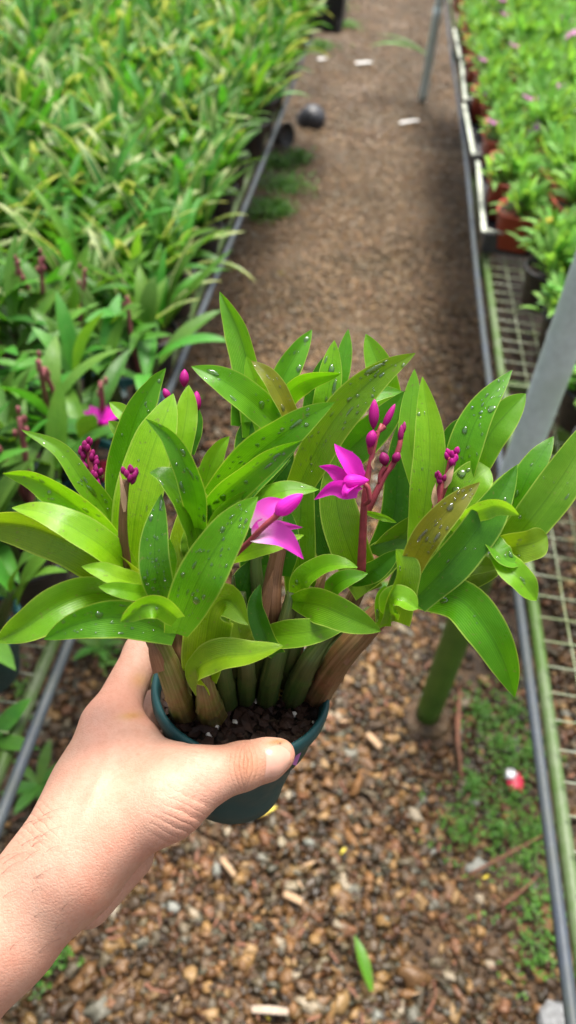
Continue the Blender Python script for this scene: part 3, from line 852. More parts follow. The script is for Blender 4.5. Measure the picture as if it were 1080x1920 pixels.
# ------------------------------------------------------------------ the held orchid
RIM = unp(454, 1283, .410)                     # centre of the rim, camera space
POT_R, POT_H = .0455, .081
UPC = RW.T @ nrm(np.array([.03, .20, 1.0]))    # pot axis (leans a little away), camera space
ORG = cam2w(RIM - UPC * POT_H)                 # base of the pot
T = thing('potted_orchid', tuple(ORG), 'magenta flowered orchid with wet green leaves in a teal pot, held in the hand', 'potted plant')
PF = frame_from(RW @ UPC, (1, 0, 0))
M4 = np.eye(4); M4[:3, :3] = PF
def L2(cam_pts): return cam2w(cam_pts) - ORG

mb = MB()
lathe(mb, [(.001, .001), (.027, .001), (.0305, .003), (.0310, .010), (.0415, POT_H - .014), (.0425, POT_H - .0125), (.0432, POT_H - .0115),
           (.0462, POT_H - .0105), (.0474, POT_H - .0085), (.0478, POT_H - .0050), (.0475, POT_H - .0018), (.0462, POT_H), (.0446, POT_H - .0006), (.0436, POT_H - .003),
           (.0428, POT_H - .012), (.0415, POT_H - .030), (.001, POT_H - .031)], 96, M4)
mb.build('pot', M['pot_teal'], T)

SOIL_Z = POT_H - .013
def soil_at(px, py, dz=0.0):
    """camera-space point on the soil plane under a photo pixel"""
    n = UPC; p0 = RIM - UPC * (POT_H - SOIL_Z - dz)
    r = np.array([(px - 540) / F, (py - 960) / F, 1.0])
    return r * ((p0 @ n) / (r @ n))
mb = MB(); a = np.linspace(0, 2 * math.pi, 64, endpoint=False)
G = []
for r in np.linspace(.0005, .0427, 16):
    G.append([(r * math.cos(t), r * math.sin(t), SOIL_Z + .0025 * math.sin(r * 400 + 3 * t) * math.cos(5 * t + r * 200) + .001 * random.uniform(-1, 1)) for t in a])
G = np.array(G) @ PF.T
mb.grid(G, closed=True); soil = mb.build('soil', M['soil'], T)
def lumps(name, mat, n, r0, r1, seed, parent, flat=.7):
    r_ = np.random.default_rng(seed); bv, bf = ico(1); mb = MB()
    for i in range(n):
        a_ = r_.uniform(0, 6.28); q = .041 * math.sqrt(r_.uniform()); s = r_.uniform(r0, r1)
        v = bv * (1 + .25 * r_.normal(0, 1, (len(bv), 1))) * np.array([s * r_.uniform(.7, 1.8), s, s * flat])
        fr = frame_from((r_.normal(0, .4), r_.normal(0, .4), 1), (math.cos(i), math.sin(i), 0))
        mb.add((v @ fr.T + np.array([q * math.cos(a_), q * math.sin(a_), SOIL_Z + s * .5])) @ PF.T, bf)
    return prop(mb.build(name, mat, parent, smooth=False), kind='stuff')
lumps('bark_chips', M['bark'], 260, .0012, .0042, 11, soil)
lumps('perlite', M['perlite'], 34, .0010, .0020, 12, soil, .9)
mb = MB()
for (px, py) in ((423, 1307), (436, 1312), (450, 1313), (479, 1315), (441, 1355), (551, 1340), (405, 1362), (472, 1283)):
    c = L2(soil_at(px, py, .002)); bv, bf = ico(1); mb.add(bv * (1 + .2 * rng.normal(0, 1, (len(bv), 1))) * .0019 + c, bf)
prop(mb.build('perlite', M['perlite'], soil), kind='stuff')
mb = MB(); bv, bf = ico(1)                                    # a little tuft of dry moss and a green sprig
for i in range(40):
    t_ = random.random(); px = 515 + 22 * t_ + rnd(-7, 7); py = 1308 - 30 * t_ + rnd(-5, 5)
    c = soil_at(px, py, .004); mb.add(bv * rnd(.0006, .0013) + L2(c), bf)
mb.build('moss', M['moss'], soil)

def jit(k): return ((k * 0.6180339 + .37) % 1.0) * 2 - 1

LEAVES = []
def leaf(pts, w, roll=None, fold=.3, col=(.085, .24, .014), wave=0.0, roll1=None, drops=0, base=.55, sharp=2.2, mat='leaf', name='leaf', parent=None, phase=0.0, thin_tip=.9, droll=None):
    k = len(LEAVES)
    P = spline([unp(*p) for p in pts], 30)
    n = len(P)
    Tn = nrm(np.gradient(P, axis=0)); V = nrm(-P)
    N = nrm(V - (np.sum(V * Tn, 1)[:, None]) * Tn); B = np.cross(Tn, N)
    if roll is None: roll = jit(k) * 24
    r0 = math.radians(roll); r1 = math.radians(roll if roll1 is None else roll1)
    t = np.linspace(0, 1, n)
    rr = r0 + (r1 - r0) * t
    c, s = np.cos(rr)[:, None], np.sin(rr)[:, None]
    N2 = N * c + B * s; B2 = B * c - N * s
    dm = P[:, 2]
    wm = .89 * w / F * dm
    prof = (base + (1 - base) * np.sin(np.clip(t / .42, 0, 1) * math.pi / 2)) * np.clip(1 - np.clip((t - .42) / .58, 0, 1) ** sharp, 0, 1) ** thin_tip
    prof = np.maximum(prof, .012)
    hw = wm * prof / 2 / max(.45, math.cos(min(abs(r0), abs(r1))))
    nu = 13; u = np.linspace(-1, 1, nu)
    G = np.zeros((n, nu, 3))
    for i in range(n):
        chan = fold * (np.sqrt(u * u + .012) - .11)
        curl = wave * math.sin(t[i] * 9 + phase) * u * np.abs(u)
        und = .06 * math.sin(t[i] * 17 + k * 1.7) * u * np.abs(u) * prof[i] + .03 * math.sin(t[i] * 11 + k) * u * u
        G[i] = P[i] + B2[i] * (u[:, None] * hw[i]) + N2[i] * ((chan + curl + und)[:, None] * hw[i])
    mb = MB(); mb.grid(L2(G.reshape(-1, 3)).reshape(G.shape))
    o = mb.build(name, M[mat], T if parent is None else parent)
    o.color = (min(1, col[0] * 1.12), min(1, col[1] * 1.12), col[2], 1)
    LEAVES.append(o)
    if drops: add_drops(o, G, hw, max(3, int(drops * .9)), k)
    return o

def add_drops(o, G, hw, n, seed):
    r_ = np.random.default_rng(seed + 50); bv, bf = ico(2); mb = MB(); placed = []
    for i in range(n * 3):
        if len(placed) >= n: break
        ti = r_.integers(4, G.shape[0] - 3); uj = r_.integers(2, G.shape[1] - 2)
        p = G[ti, uj]; du = G[ti, uj + 1] - G[ti, uj - 1]; dv = G[ti + 1, uj] - G[ti - 1, uj]
        N = nrm(np.cross(du, dv)); 
        if N @ p > 0: N = -N
        p = p + du * r_.uniform(-.3, .3) + dv * r_.uniform(-.3, .3)
        s = (.0003 + .0011 * r_.beta(1.0, 3.6)) if r_.uniform() > .1 else r_.uniform(.0011, .0019)
        if any(np.linalg.norm(p - q[0]) < (s + q[1]) * 1.3 for q in placed): continue
        placed.append((p, s))
        fr = frame_from(N, nrm(dv))
        lob = 1 + .2 * np.sin(2 * np.arctan2(bv[:, 1], bv[:, 0]) + i * 2.3)[:, None] * r_.uniform() + .12 * np.sin(3 * np.arctan2(bv[:, 1], bv[:, 0]) + i)[:, None]
        v = bv * lob * np.array([s * (r_.uniform(1, 1.5) if r_.uniform() > .25 or s > .0016 else r_.uniform(2, 3.6)), s * r_.uniform(.8, 1.1), s * r_.uniform(.24, .38)])
        mb.add(L2(v @ fr.T + p + N * s * .12), bf)
    if mb.n: prop(mb.build('water_drops', M['water'], o), kind='stuff')

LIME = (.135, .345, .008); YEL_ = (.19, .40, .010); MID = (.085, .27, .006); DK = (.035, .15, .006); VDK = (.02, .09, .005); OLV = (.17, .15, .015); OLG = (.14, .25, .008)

# --- left cluster
leaf([(232, 1040, .372), (200, 961, .362), (155, 902, .352), (111, 843, .347), (40, 806, .345)], 46, 10, .3, (0.100, 0.284, 0.007), drops=26, base=.8)
leaf([(236, 1062, .366), (190, 992, .352), (122, 935, .344), (60, 898, .342), (5, 888, .343)], 64, -34, .42, LIME, drops=22, base=.7)
leaf([(215, 1030, .363), (170, 975, .353), (115, 945, .349), (66, 930, .347)], 50, 24, .3, YEL_, base=.8)
leaf([(244, 1075, .355), (200, 1030, .338), (130, 985, .331), (75, 960, .331), (22, 952, .333)], 66, 26, .25, YEL_, base=.75)
leaf([(262, 1095, .362), (190, 1050, .350), (110, 1008, .343), (40, 985, .342), (-50, 978, .345)], 80, -32, .55, OLG, base=.8, sharp=4)
leaf([(278, 1098, .342), (230, 1086, .334), (190, 1070, .331), (153, 1062, .332)], 44, 15, .25, YEL_, base=.75)
leaf([(282, 1112, .336), (250, 1110, .329), (215, 1104, .326), (184, 1100, .327)], 36, -5, .25, LIME, base=.8)
leaf([(240, 1118, .352), (175, 1112, .342), (110, 1135, .334), (50, 1175, .331), (-8, 1204, .333)], 88, -28, .62, (0.120, 0.294, 0.013), roll1=12, base=.6, wave=.25)
leaf([(330, 1190, .345), (262, 1164, .336), (205, 1158, .330), (140, 1172, .326), (82, 1199, .326)], 80, -16, .34, (0.075, 0.252, 0.007), drops=30, base=.55)
leaf([(332, 1160, .325), (300, 1136, .317), (268, 1138, .315), (226, 1166, .319)], 48, -20, .55, LIME, drops=6, base=.7)
leaf([(318, 1150, .338), (296, 1085, .329), (290, 1020, .327), (303, 926, .331)], 66, -14, .22, (0.050, 0.179, 0.005), drops=44, base=.7, sharp=2.2)
leaf([(330, 1188, .338), (366, 1100, .322), (410, 1020, .318), (450, 965, .319), (484, 931, .322)], 100, 14, .22, (0.085, 0.284, 0.006), drops=46, base=.5, sharp=2.4)
leaf([(222, 1000, .375), (228, 890, .370), (252, 790, .368), (285, 725, .369), (311, 690, .371)], 74, 22, .3, (0.070, 0.242, 0.007), drops=26, base=.7)
leaf([(243, 1085, .368), (256, 960, .360), (284, 850, .358), (308, 785, .360), (325, 738, .363)], 98, -16, .25, YEL_, base=.6, drops=8, sharp=3)
leaf([(325, 900, .375), (342, 820, .373), (350, 770, .374), (354, 722, .376)], 50, 8, .25, YEL_, base=.9, sharp=3.5)
leaf([(352, 850, .384), (366, 800, .384), (374, 768, .385)], 32, 20, .3, DK, base=.8)
leaf([(258, 800, .383), (232, 775, .382), (205, 754, .383)], 34, 5, .3, LIME, base=.8)
leaf([(250, 830, .386), (228, 810, .385), (203, 789, .386)], 30, -12, .3, LIME, base=.8)
leaf([(372, 990, .345), (366, 930, .333), (345, 868, .326), (316, 818, .324), (273, 785, .325)], 52, -24, .38, (0.060, 0.221, 0.005), base=.8, drops=14, sharp=2)
leaf([(372, 1010, .350), (356, 958, .340), (325, 912, .334), (300, 890, .332), (281, 886, .333)], 74, 38, .4, (0.060, 0.179, 0.005), base=.9, drops=12)
leaf([(330, 1130, .362), (345, 1060, .360), (350, 990, .360), (348, 940, .362)], 78, 12, .2, OLG, base=.8)
leaf([(372, 1060, .36), (362, 1010, .358), (350, 985, .358)], 60, -12, .2, (0.090, 0.210, 0.009), base=.8)
# --- centre cluster
leaf([(478, 790, .395), (468, 700, .392), (446, 620, .393), (412, 547, .397)], 56, -30, .5, (0.090, 0.284, 0.009), base=.85, sharp=2.2)
leaf([(470, 820, .398), (466, 740, .396), (462, 668, .397)], 40, 10, .3, MID, base=.9)
leaf([(528, 806, .383), (470, 750, .372), (415, 712, .367), (359, 687, .367)], 68, 12, .25, (0.100, 0.315, 0.007), drops=14, base=.7)
leaf([(500, 790, .398), (528, 715, .394), (558, 660, .394), (585, 618, .396)], 54, 10, .4, (0.080, 0.284, 0.009), drops=10, base=.7)
leaf([(548, 790, .368), (530, 750, .364), (505, 708, .362), (471, 676, .363)], 40, 18, .3, (0.160, 0.179, 0.010), base=.8, drops=9)
leaf([(512, 800, .386), (484, 730, .381), (462, 668, .382)], 44, -30, .3, LIME, base=.9)
leaf([(500, 800, .390), (530, 750, .380), (570, 716, .375), (640, 700, .376)], 44, 42, .3, MID, base=.8)
leaf([(600, 800, .396), (616, 730, .392), (627, 638, .393)], 54, -8, .3, LIME, base=.85, drops=10, sharp=2.2)
leaf([(620, 760, .402), (640, 690, .400), (653, 617, .401)], 38, 14, .3, (0.080, 0.263, 0.013), base=.9)
leaf([(575, 800, .400), (588, 730, .398), (606, 670, .399)], 34, 12, .3, DK, base=.9)
leaf([(556, 920, .372), (606, 820, .360), (660, 748, .353), (718, 697, .351), (779, 662, .352)], 80, 14, .28, (0.120, 0.252, 0.009), drops=44, base=.7)
leaf([(395, 940, .363), (470, 862, .350), (530, 815, .344), (580, 780, .342), (627, 754, .343)], 84, 16, .22, (0.090, 0.284, 0.007), drops=26, base=.6)
leaf([(372, 975, .352), (420, 925, .342), (478, 878, .336), (520, 850, .335), (567, 826, .336)], 58, 38, .4, (0.075, 0.242, 0.006), drops=24, base=.6)
leaf([(368, 1020, .360), (420, 955, .352), (480, 895, .349), (560, 835, .35)], 66, -32, .25, (0.040, 0.168, 0.005), drops=24, base=.6)
leaf([(378, 930, .395), (392, 880, .392), (410, 842, .391), (430, 818, .392)], 44, 12, .3, LIME, base=.5)
leaf([(365, 930, .40), (380, 890, .40), (400, 870, .40)], 36, -10, .3, MID, base=.7)
leaf([(345, 900, .40), (352, 870, .40), (357, 850, .40)], 30, -10, .3, MID, base=.8)
leaf([(570, 1150, .388), (562, 1050, .378), (565, 940, .373), (580, 838, .374)], 70, -12, .22, (0.085, 0.221, 0.006), base=.9, sharp=2.2)
leaf([(690, 1110, .385), (652, 1020, .374), (630, 930, .369), (637, 832, .370)], 84, 10, .22, (0.100, 0.231, 0.006), base=.75, sharp=2.4)
leaf([(600, 900, .385), (665, 835, .378), (715, 790, .374), (760, 733, .374)], 76, 20, .25, (0.050, 0.189, 0.005), base=.8)
leaf([(580, 860, .392), (640, 780, .388), (700, 740, .386), (757, 735, .388)], 50, -22, .25, MID, base=.8)
leaf([(448, 985, .355), (485, 945, .347), (530, 921, .345), (598, 918, .346)], 44, -30, .25, LIME, base=.6, drops=3)
leaf([(432, 1048, .350), (480, 1030, .343), (525, 1018, .342), (570, 1003, .343)], 36, -12, .25, YEL_, base=.6)
leaf([(390, 1000, .348), (410, 968, .343), (440, 940, .342), (484, 916, .344)], 30, 42, .25, LIME, base=.8)
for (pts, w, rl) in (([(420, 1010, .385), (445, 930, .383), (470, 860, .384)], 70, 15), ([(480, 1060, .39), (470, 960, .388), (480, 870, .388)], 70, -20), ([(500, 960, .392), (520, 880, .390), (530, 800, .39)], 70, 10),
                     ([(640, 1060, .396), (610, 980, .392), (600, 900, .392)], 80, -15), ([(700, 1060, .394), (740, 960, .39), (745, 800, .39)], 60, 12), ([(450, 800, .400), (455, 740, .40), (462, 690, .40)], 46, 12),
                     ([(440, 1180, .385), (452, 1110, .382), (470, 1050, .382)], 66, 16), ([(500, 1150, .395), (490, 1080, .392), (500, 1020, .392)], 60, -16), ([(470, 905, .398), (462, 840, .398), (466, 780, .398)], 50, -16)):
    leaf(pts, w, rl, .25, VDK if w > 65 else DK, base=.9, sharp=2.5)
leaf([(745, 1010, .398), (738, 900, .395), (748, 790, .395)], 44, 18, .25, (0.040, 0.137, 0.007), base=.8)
leaf([(700, 1050, .39), (745, 1010, .383), (800, 960, .380)], 56, 18, .25, (0.080, 0.200, 0.006), base=.7)
# --- lower centre
leaf([(380, 1262, .362), (388, 1195, .352), (400, 1140, .343), (430, 1126, .337), (466, 1172, .333)], 92, -22, .42, (0.140, 0.273, 0.009), base=.8, roll1=30, sharp=3.2)
leaf([(382, 1300, .360), (368, 1258, .352), (412, 1232, .342), (470, 1226, .336), (531, 1211, .334)], 62, -34, .4, (0.170, 0.304, 0.013), base=.5, wave=.35, roll1=-20, sharp=3.5)
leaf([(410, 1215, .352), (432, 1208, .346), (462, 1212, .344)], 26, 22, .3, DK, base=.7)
leaf([(548, 1128, .368), (600, 1135, .352), (655, 1158, .343), (714, 1184, .342)], 74, 16, .25, (0.100, 0.263, 0.006), base=.35, sharp=2.6)
leaf([(478, 1195, .374), (535, 1190, .360), (595, 1182, .354), (672, 1160, .354)], 60, -8, .2, (0.110, 0.273, 0.007), base=.4)
leaf([(562, 1135, .372), (568, 1092, .362), (604, 1064, .354), (640, 1058, .350), (671, 1064, .350)], 46, -34, .4, LIME, base=.7, drops=3)
leaf([(655, 1088, .380), (700, 1070, .372), (750, 1030, .370)], 46, 24, .25, DK, base=.6)
leaf([(660, 1100, .390), (715, 1050, .384), (775, 1000, .382)], 74, -12, .25, (0.040, 0.137, 0.005), base=.7)
leaf([(688, 961, .362), (718, 970, .358), (744, 980, .357)], 14, 20, .3, LIME, base=.6)
# --- right cluster
leaf([(786, 1020, .370), (800, 920, .362), (806, 820, .359), (792, 706, .362)], 70, -8, .26, (0.150, 0.357, 0.009), base=.7, sharp=2.2, drops=7)
leaf([(790, 920, .378), (768, 820, .374), (777, 692, .377)], 52, 18, .3, (0.120, 0.304, 0.013), base=.8, sharp=2.4)
leaf([(848, 960, .368), (868, 860, .359), (900, 775, .356), (960, 694, .359)], 72, -12, .38, (0.075, 0.263, 0.006), drops=46, base=.75, sharp=1.9)
leaf([(868, 910, .380), (915, 820, .373), (950, 775, .373), (986, 738, .376)], 72, 14, .22, (0.100, 0.284, 0.005), base=.7, sharp=3)
leaf([(830, 880, .388), (845, 820, .386), (872, 780, .386)], 40, 10, .3, DK, base=.8)
leaf([(764, 1075, .342), (800, 1005, .332), (848, 950, .329), (900, 904, .331)], 62, 12, .26, (0.150, 0.165, 0.012), drops=30, base=.75, sharp=2.2)
leaf([(775, 1128, .352), (850, 1050, .343), (915, 965, .342), (970, 872, .347)], 84, 22, .3, (0.045, 0.173, 0.005), base=.7, drops=7)
leaf([(800, 1100, .368), (860, 1020, .364), (930, 930, .364), (972, 870, .366)], 60, -20, .2, LIME, base=.6, drops=6)
leaf([(862, 974, .346), (905, 955, .338), (938, 950, .336), (973, 966, .338)], 40, 34, .32, (0.160, 0.357, 0.023), base=.6)
leaf([(835, 985, .362), (868, 930, .356), (895, 895, .355), (918, 878, .356)], 82, -18, .28, (0.120, 0.284, 0.009), base=.85, sharp=5, drops=10)
leaf([(952, 990, .370), (985, 905, .364), (1010, 860, .364), (1038, 818, .366)], 58, -14, .3, (0.060, 0.231, 0.006), drops=14, base=.7, sharp=2.4)
leaf([(935, 1045, .362), (995, 975, .354), (1060, 885, .352), (1125, 770, .355)], 88, 16, .26, (0.090, 0.231, 0.007), drops=12, base=.6)
leaf([(930, 1030, .352), (970, 1025, .344), (1000, 1018, .343), (1026, 1005, .345)], 66, 20, .3, (0.140, 0.263, 0.009), base=.75, sharp=5, drops=6)
leaf([(918, 1008, .346), (935, 1035, .341), (955, 1052, .34), (978, 1056, .341)], 40, -34, .4, MID, base=.8, drops=4)
leaf([(930, 1035, .348), (955, 1068, .340), (978, 1090, .338), (1006, 1126, .340)], 54, -24, .4, LIME, base=.6, drops=6, sharp=3)
leaf([(770, 1112, .362), (858, 1122, .348), (912, 1180, .341), (946, 1245, .342), (965, 1307, .347)], 92, 12, .24, (0.070, 0.263, 0.005), base=.6, drops=5, sharp=2)
leaf([(738, 1165, .352), (748, 1115, .342), (756, 1070, .337), (742, 1030, .335)], 66, 18, .5, (0.130, 0.284, 0.009), base=.9, roll1=50, sharp=6, drops=6)
leaf([(735, 1150, .346), (735, 1128, .338), (752, 1122, .334), (783, 1142, .333)], 46, -26, .55, LIME, base=.7, drops=5, sharp=5)
leaf([(718, 1175, .352), (716, 1130, .344), (722, 1098, .341)], 34, 20, .4, LIME, base=.9, sharp=5, drops=5)
leaf([(795, 1110, .366), (870, 1085, .358), (930, 1055, .357), (965, 1030, .36)], 62, -14, .22, (0.090, 0.179, 0.005), base=.7)
leaf([(738, 780, .402), (716, 700, .399), (686, 626, .401)], 60, -8, .28, (0.130, 0.336, 0.013), base=.8)
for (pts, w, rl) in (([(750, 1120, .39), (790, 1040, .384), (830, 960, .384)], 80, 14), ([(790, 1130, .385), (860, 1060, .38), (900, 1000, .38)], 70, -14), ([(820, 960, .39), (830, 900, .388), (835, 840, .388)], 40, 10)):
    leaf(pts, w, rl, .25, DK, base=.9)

for (pts, w, rl, c_) in (([(440, 1000, .362), (470, 930, .354), (520, 880, .352), (545, 862, .353)], 40, -20, MID), ([(530, 1080, .372), (540, 1010, .364), (538, 950, .362)], 46, 18, DK),
                     ([(840, 1075, .350), (885, 1040, .346), (925, 1000, .347)], 44, 30, MID), ([(610, 1120, .374), (640, 1090, .366), (690, 1075, .364)], 40, -20, MID),
                     ([(300, 1110, .350), (312, 1060, .345), (318, 1010, .346)], 40, 25, LIME), ([(820, 1090, .356), (880, 1062, .352), (940, 1060, .353)], 46, -18, OLG)):
    leaf(pts, w, rl, .35, c_, base=.7)
for (pts, w, rl, c_) in (([(470, 1230, .362), (450, 1190, .354), (446, 1150, .352), (452, 1120, .353)], 46, 15, OLG), ([(520, 1225, .366), (500, 1200, .358), (480, 1140, .356), (488, 1095, .358)], 44, -18, DK),):
    leaf(pts, w, rl, .35, c_, base=.7)
# --- canes
def cane(pts, rad, mat, name='cane', n=16, sides=14, nodes=True):
    """points are pixel+depth, or ('soil', px, py)"""
    P = np.array([soil_at(p[1], p[2], -.004) if p[0] == 'soil' else unp(*p) for p in pts])
    Q = spline(P, n * 2); t = np.linspace(0, 1, n * 2)
    R = np.interp(t, np.linspace(0, 1, len(rad)), rad) / F * Q[:, 2]
    R = R * (1 + .10 * np.exp(-((np.mod(t * 3.3, 1) - .5) / .06) ** 2)) if nodes else R
    mb = MB(); tube(mb, L2(Q), R, sides * 2)
    V_ = mb.v[-1].reshape(-1, sides * 2, 3); c_ = V_.mean(1, keepdims=True); k_ = np.arange(sides * 2)
    rb = 1 + .045 * np.sin(k_ * 2 * math.pi * 5 / sides)[None, :, None] + .03 * np.sin(k_ * 1.7 + np.arange(len(V_))[:, None] * .35)[..., None]
    mb.v[-1] = (c_ + (V_ - c_) * rb).reshape(-1, 3)
    return mb.build(name, M[mat], T)
cane([('soil', 348, 1342), (330, 1290, .366), (305, 1225, .352), (284, 1180, .345)], [27, 24, 22, 19], 'cane_green')
cane([('soil', 398, 1342), (388, 1305, .366), (380, 1262, .360)], [31, 24, 17], 'cane_green')
cane([('soil', 372, 1320), (345, 1250, .368), (335, 1195, .358), (332, 1150, .352)], [17, 18, 16, 14], 'cane_brown')
cane([('soil', 512, 1262), (508, 1160, .380), (512, 1085, .370), (528, 1010, .364)], [20, 21, 19, 13], 'sheath')
cane([('soil', 588, 1312), (632, 1240, .376), (685, 1180, .362), (735, 1130, .352)], [24, 27, 25, 20], 'cane_brown')
cane([('soil', 560, 1285), (600, 1232, .384), (640, 1195, .376), (700, 1150, .37)], [22, 22, 20, 16], 'cane_dark')
cane([('soil', 440, 1300), (436, 1240, .378), (434, 1160, .370), (428, 1080, .366)], [21, 20, 17, 12], 'cane_dark')
cane([('soil', 478, 1295), (482, 1230, .384), (488, 1150, .380), (480, 1060, .378), (486, 960, .376)], [22, 20, 18, 12, 5], 'cane_dark')
cane([('soil', 410, 1300), (402, 1240, .372), (392, 1170, .366)], [20, 18, 14], 'cane_dark')
cane([('soil', 525, 1285), (545, 1225, .386), (560, 1160, .38), (575, 1100, .376)], [20, 19, 17, 13], 'cane_dark')
cane([('soil', 455, 1270), (445, 1190, .383), (420, 1110, .376)], [14, 13, 12], 'cane_brown')
cane([('soil', 600, 1260), (640, 1170, .396), (680, 1090, .388), (700, 1040, .384)], [18, 18, 15, 11], 'cane_brown')
cane([('soil', 425, 1325), (418, 1270, .372), (408, 1200, .364), (400, 1120, .360)], [22, 21, 17, 10], 'cane_dark')
cane([('soil', 498, 1320), (512, 1250, .380), (532, 1180, .372), (548, 1110, .37)], [19, 21, 19, 10], 'cane_dark')
cane([('soil', 545, 1318), (572, 1255, .384), (606, 1205, .376), (650, 1150, .37)], [20, 22, 20, 12], 'cane_dark')
cane([('soil', 460, 1318), (462, 1260, .376), (456, 1190, .370), (452, 1110, .368)], [17, 18, 16, 9], 'cane_dark')
cane([('soil', 383, 1300), (368, 1240, .372), (356, 1180, .364)], [16, 17, 12], 'sheath')
cane([('soil', 540, 1270), (556, 1200, .390), (570, 1140, .386), (590, 1080, .384)], [16, 17, 15, 9], 'sheath')
def strip(pts, w, mat='sheath', name='dry_sheath'):
    P = spline(np.array([unp(*p) for p in pts]), 12); t = np.linspace(0, 1, 12); Tn = nrm(np.gradient(P, axis=0)); V = nrm(-P); B = nrm(np.cross(Tn, V))
    hw = w / 2 / F * P[:, 2] * np.clip(1 - t ** 3, .08, 1); u = np.linspace(-1, 1, 5)
    G = P[:, None] + B[:, None] * (u[None, :, None] * hw[:, None, None]) - nrm(P)[:, None] * ((1 - u * u)[None, :, None] * hw[:, None, None] * .5)
    mb = MB(); mb.grid(L2(G.reshape(-1, 3)).reshape(G.shape)); return mb.build(name, M[mat], T)
strip([(412, 1180, .352), (418, 1130, .350), (430, 1085, .350), (434, 1070, .347)], 20); strip([(590, 1160, .364), (600, 1110, .362), (612, 1070, .360)], 16, 'sheath')
strip([(300, 1260, .350), (290, 1225, .345), (280, 1190, .342)], 26); strip([(640, 1240, .366), (672, 1200, .360), (700, 1165, .354)], 26); strip([(482, 1200, .372), (498, 1130, .366), (512, 1070, .362)], 24)
cane([(428, 1098, .362), (440, 1125, .366), (446, 1160, .372), ('soil', 455, 1280)], [5, 8, 11, 13], 'cane_green', sides=10)
cane([(412, 1120, .366), (428, 1085, .362), (434, 1068, .360)], [8, 7, 4], 'oldspike', 'old_flower_stem', 8, 8, False)
cane([(590, 1130, .376), (598, 1100, .372), (606, 1075, .370)], [9, 8, 5], 'oldspike', 'old_flower_stem', 8, 8, False)

# --- flower spikes
def stem(pts, rad, mat='spike', name='flower_spike', parent=None):
    P = spline(np.array([unp(*p) for p in pts]), 22); t = np.linspace(0, 1, 22)
    R = np.interp(t, np.linspace(0, 1, len(rad)), rad) / F * P[:, 2]
    R = R * (1 + .12 * np.exp(-((np.mod(t * 4.2, 1) - .5) / .06) ** 2))
    mb = MB(); tube(mb, L2(P), R, 9)
    return mb.build(name, M[mat], T if parent is None else parent)
def bud(p0, p1, w, parent, mat='bud', name='bud', fat=.45):
    """a pointed bud from the stalk end p0 to the tip p1, w pixels wide"""
    A, B_ = unp(*p0), unp(*p1); t = np.linspace(0, 1, 12)
    P = A + (B_ - A) * t[:, None]
    prof = np.where(t < fat, np.sin(t / fat * math.pi / 2) ** .8, np.clip(1 - ((t - fat) / (1 - fat)) ** 2, 0, 1) ** .75)
    R = np.maximum(prof, .04) * w / 2 / F * P[:, 2]
    mb = MB(); tube(mb, L2(P), R, 12)
    o = mb.build(name, M[mat], parent); return o
def petal(mb, pts, w, roll, fold=.2, sharp=2.0, base=.35, roll1=None):
    P = spline([unp(*p) for p in pts], 16); n = len(P); t = np.linspace(0, 1, n)
    Tn = nrm(np.gradient(P, axis=0)); V = nrm(-P); N = nrm(V - (np.sum(V * Tn, 1)[:, None]) * Tn); B = np.cross(Tn, N)
    rr = np.radians(roll + ((roll1 if roll1 is not None else roll) - roll) * t); c, s = np.cos(rr)[:, None], np.sin(rr)[:, None]
    N2 = N * c + B * s; B2 = B * c - N * s
    prof = np.maximum((base + (1 - base) * np.sin(np.clip(t / .38, 0, 1) * math.pi / 2)) * np.clip(1 - np.clip((t - .34) / .66, 0, 1) ** (sharp * .66), 0, 1) ** .95, .02)
    hw = w / F * P[:, 2] * prof / 2
    u = np.linspace(-1, 1, 9)
    G = P[:, None] + B2[:, None] * (u[None, :, None] * hw[:, None, None]) + N2[:, None] * ((fold * np.abs(u) ** 1.5)[None, :, None] * hw[:, None, None])
    mb.grid(L2(G.reshape(-1, 3)).reshape(G.shape))

d = .350
s1 = stem([(677, 1075, .372), (680, 1000, .360), (684, 930, d), (694, 870, .347), (706, 820, .345), (716, 795, .345)], [9, 8, 7, 6, 5, 3.5])
bud((700, 806, .344), (702, 748, .342), 20, s1); bud((717, 805, .346), (741, 757, .345), 14, s1); bud((692, 842, .344), (700, 806, .342), 21, s1, fat=.55)
stem([(695, 850, .346), (693, 835, .344)], [5, 6], parent=s1, name='stalk'); stem([(706, 812, .345), (722, 800, .345)], [4, 5], parent=s1, name='stalk')
stem([(684, 945, .350), (693, 938, .347), (690, 915, .345), (684, 908, .345)], [4, 4, 4.5, 5], parent=s1, name='stalk')
mb = MB(); petal(mb, [(701, 880, .345), (698, 868, .344), (705, 855, .344)], 6, 20); mb.build('bract', M['chip'], s1)
fl = MB()
petal(fl, [(672, 895, .346), (655, 868, .343), (638, 848, .343), (627, 832, .344)], 38, 18, .45, 2.2, .6)
petal(fl, [(662, 895, .346), (640, 890, .345), (620, 878, .346), (598, 874, .346)], 32, -24, .45, 2.0, .5)
petal(fl, [(672, 922, .344), (650, 916, .340), (622, 914, .340), (589, 937, .340)], 38, -22, .5, 2.0, .55)
petal(fl, [(668, 895, .350), (664, 870, .350), (660, 846, .350)], 24, 10, .2, 2, .6)
petal(fl, [(682, 900, .349), (681, 888, .348), (679, 876, .349)], 12, 10, .2, 2, .6)
petal(fl, [(668, 905, .340), (655, 915, .336), (648, 925, .335), (650, 934, .337)], 22, 25, .7, 2.6, .6)
fo = fl.build('flower', M['petal'], s1)
bud((692, 900, .341), (643, 904, .336), 27, s1, 'petal', 'flower_spur', .72)
s2 = stem([(688, 962, .368), (705, 925, .364), (722, 890, .362), (738, 868, .361), (748, 840, .360), (753, 812, .360)], [6.5, 6.5, 6, 6, 5.5, 4.5])
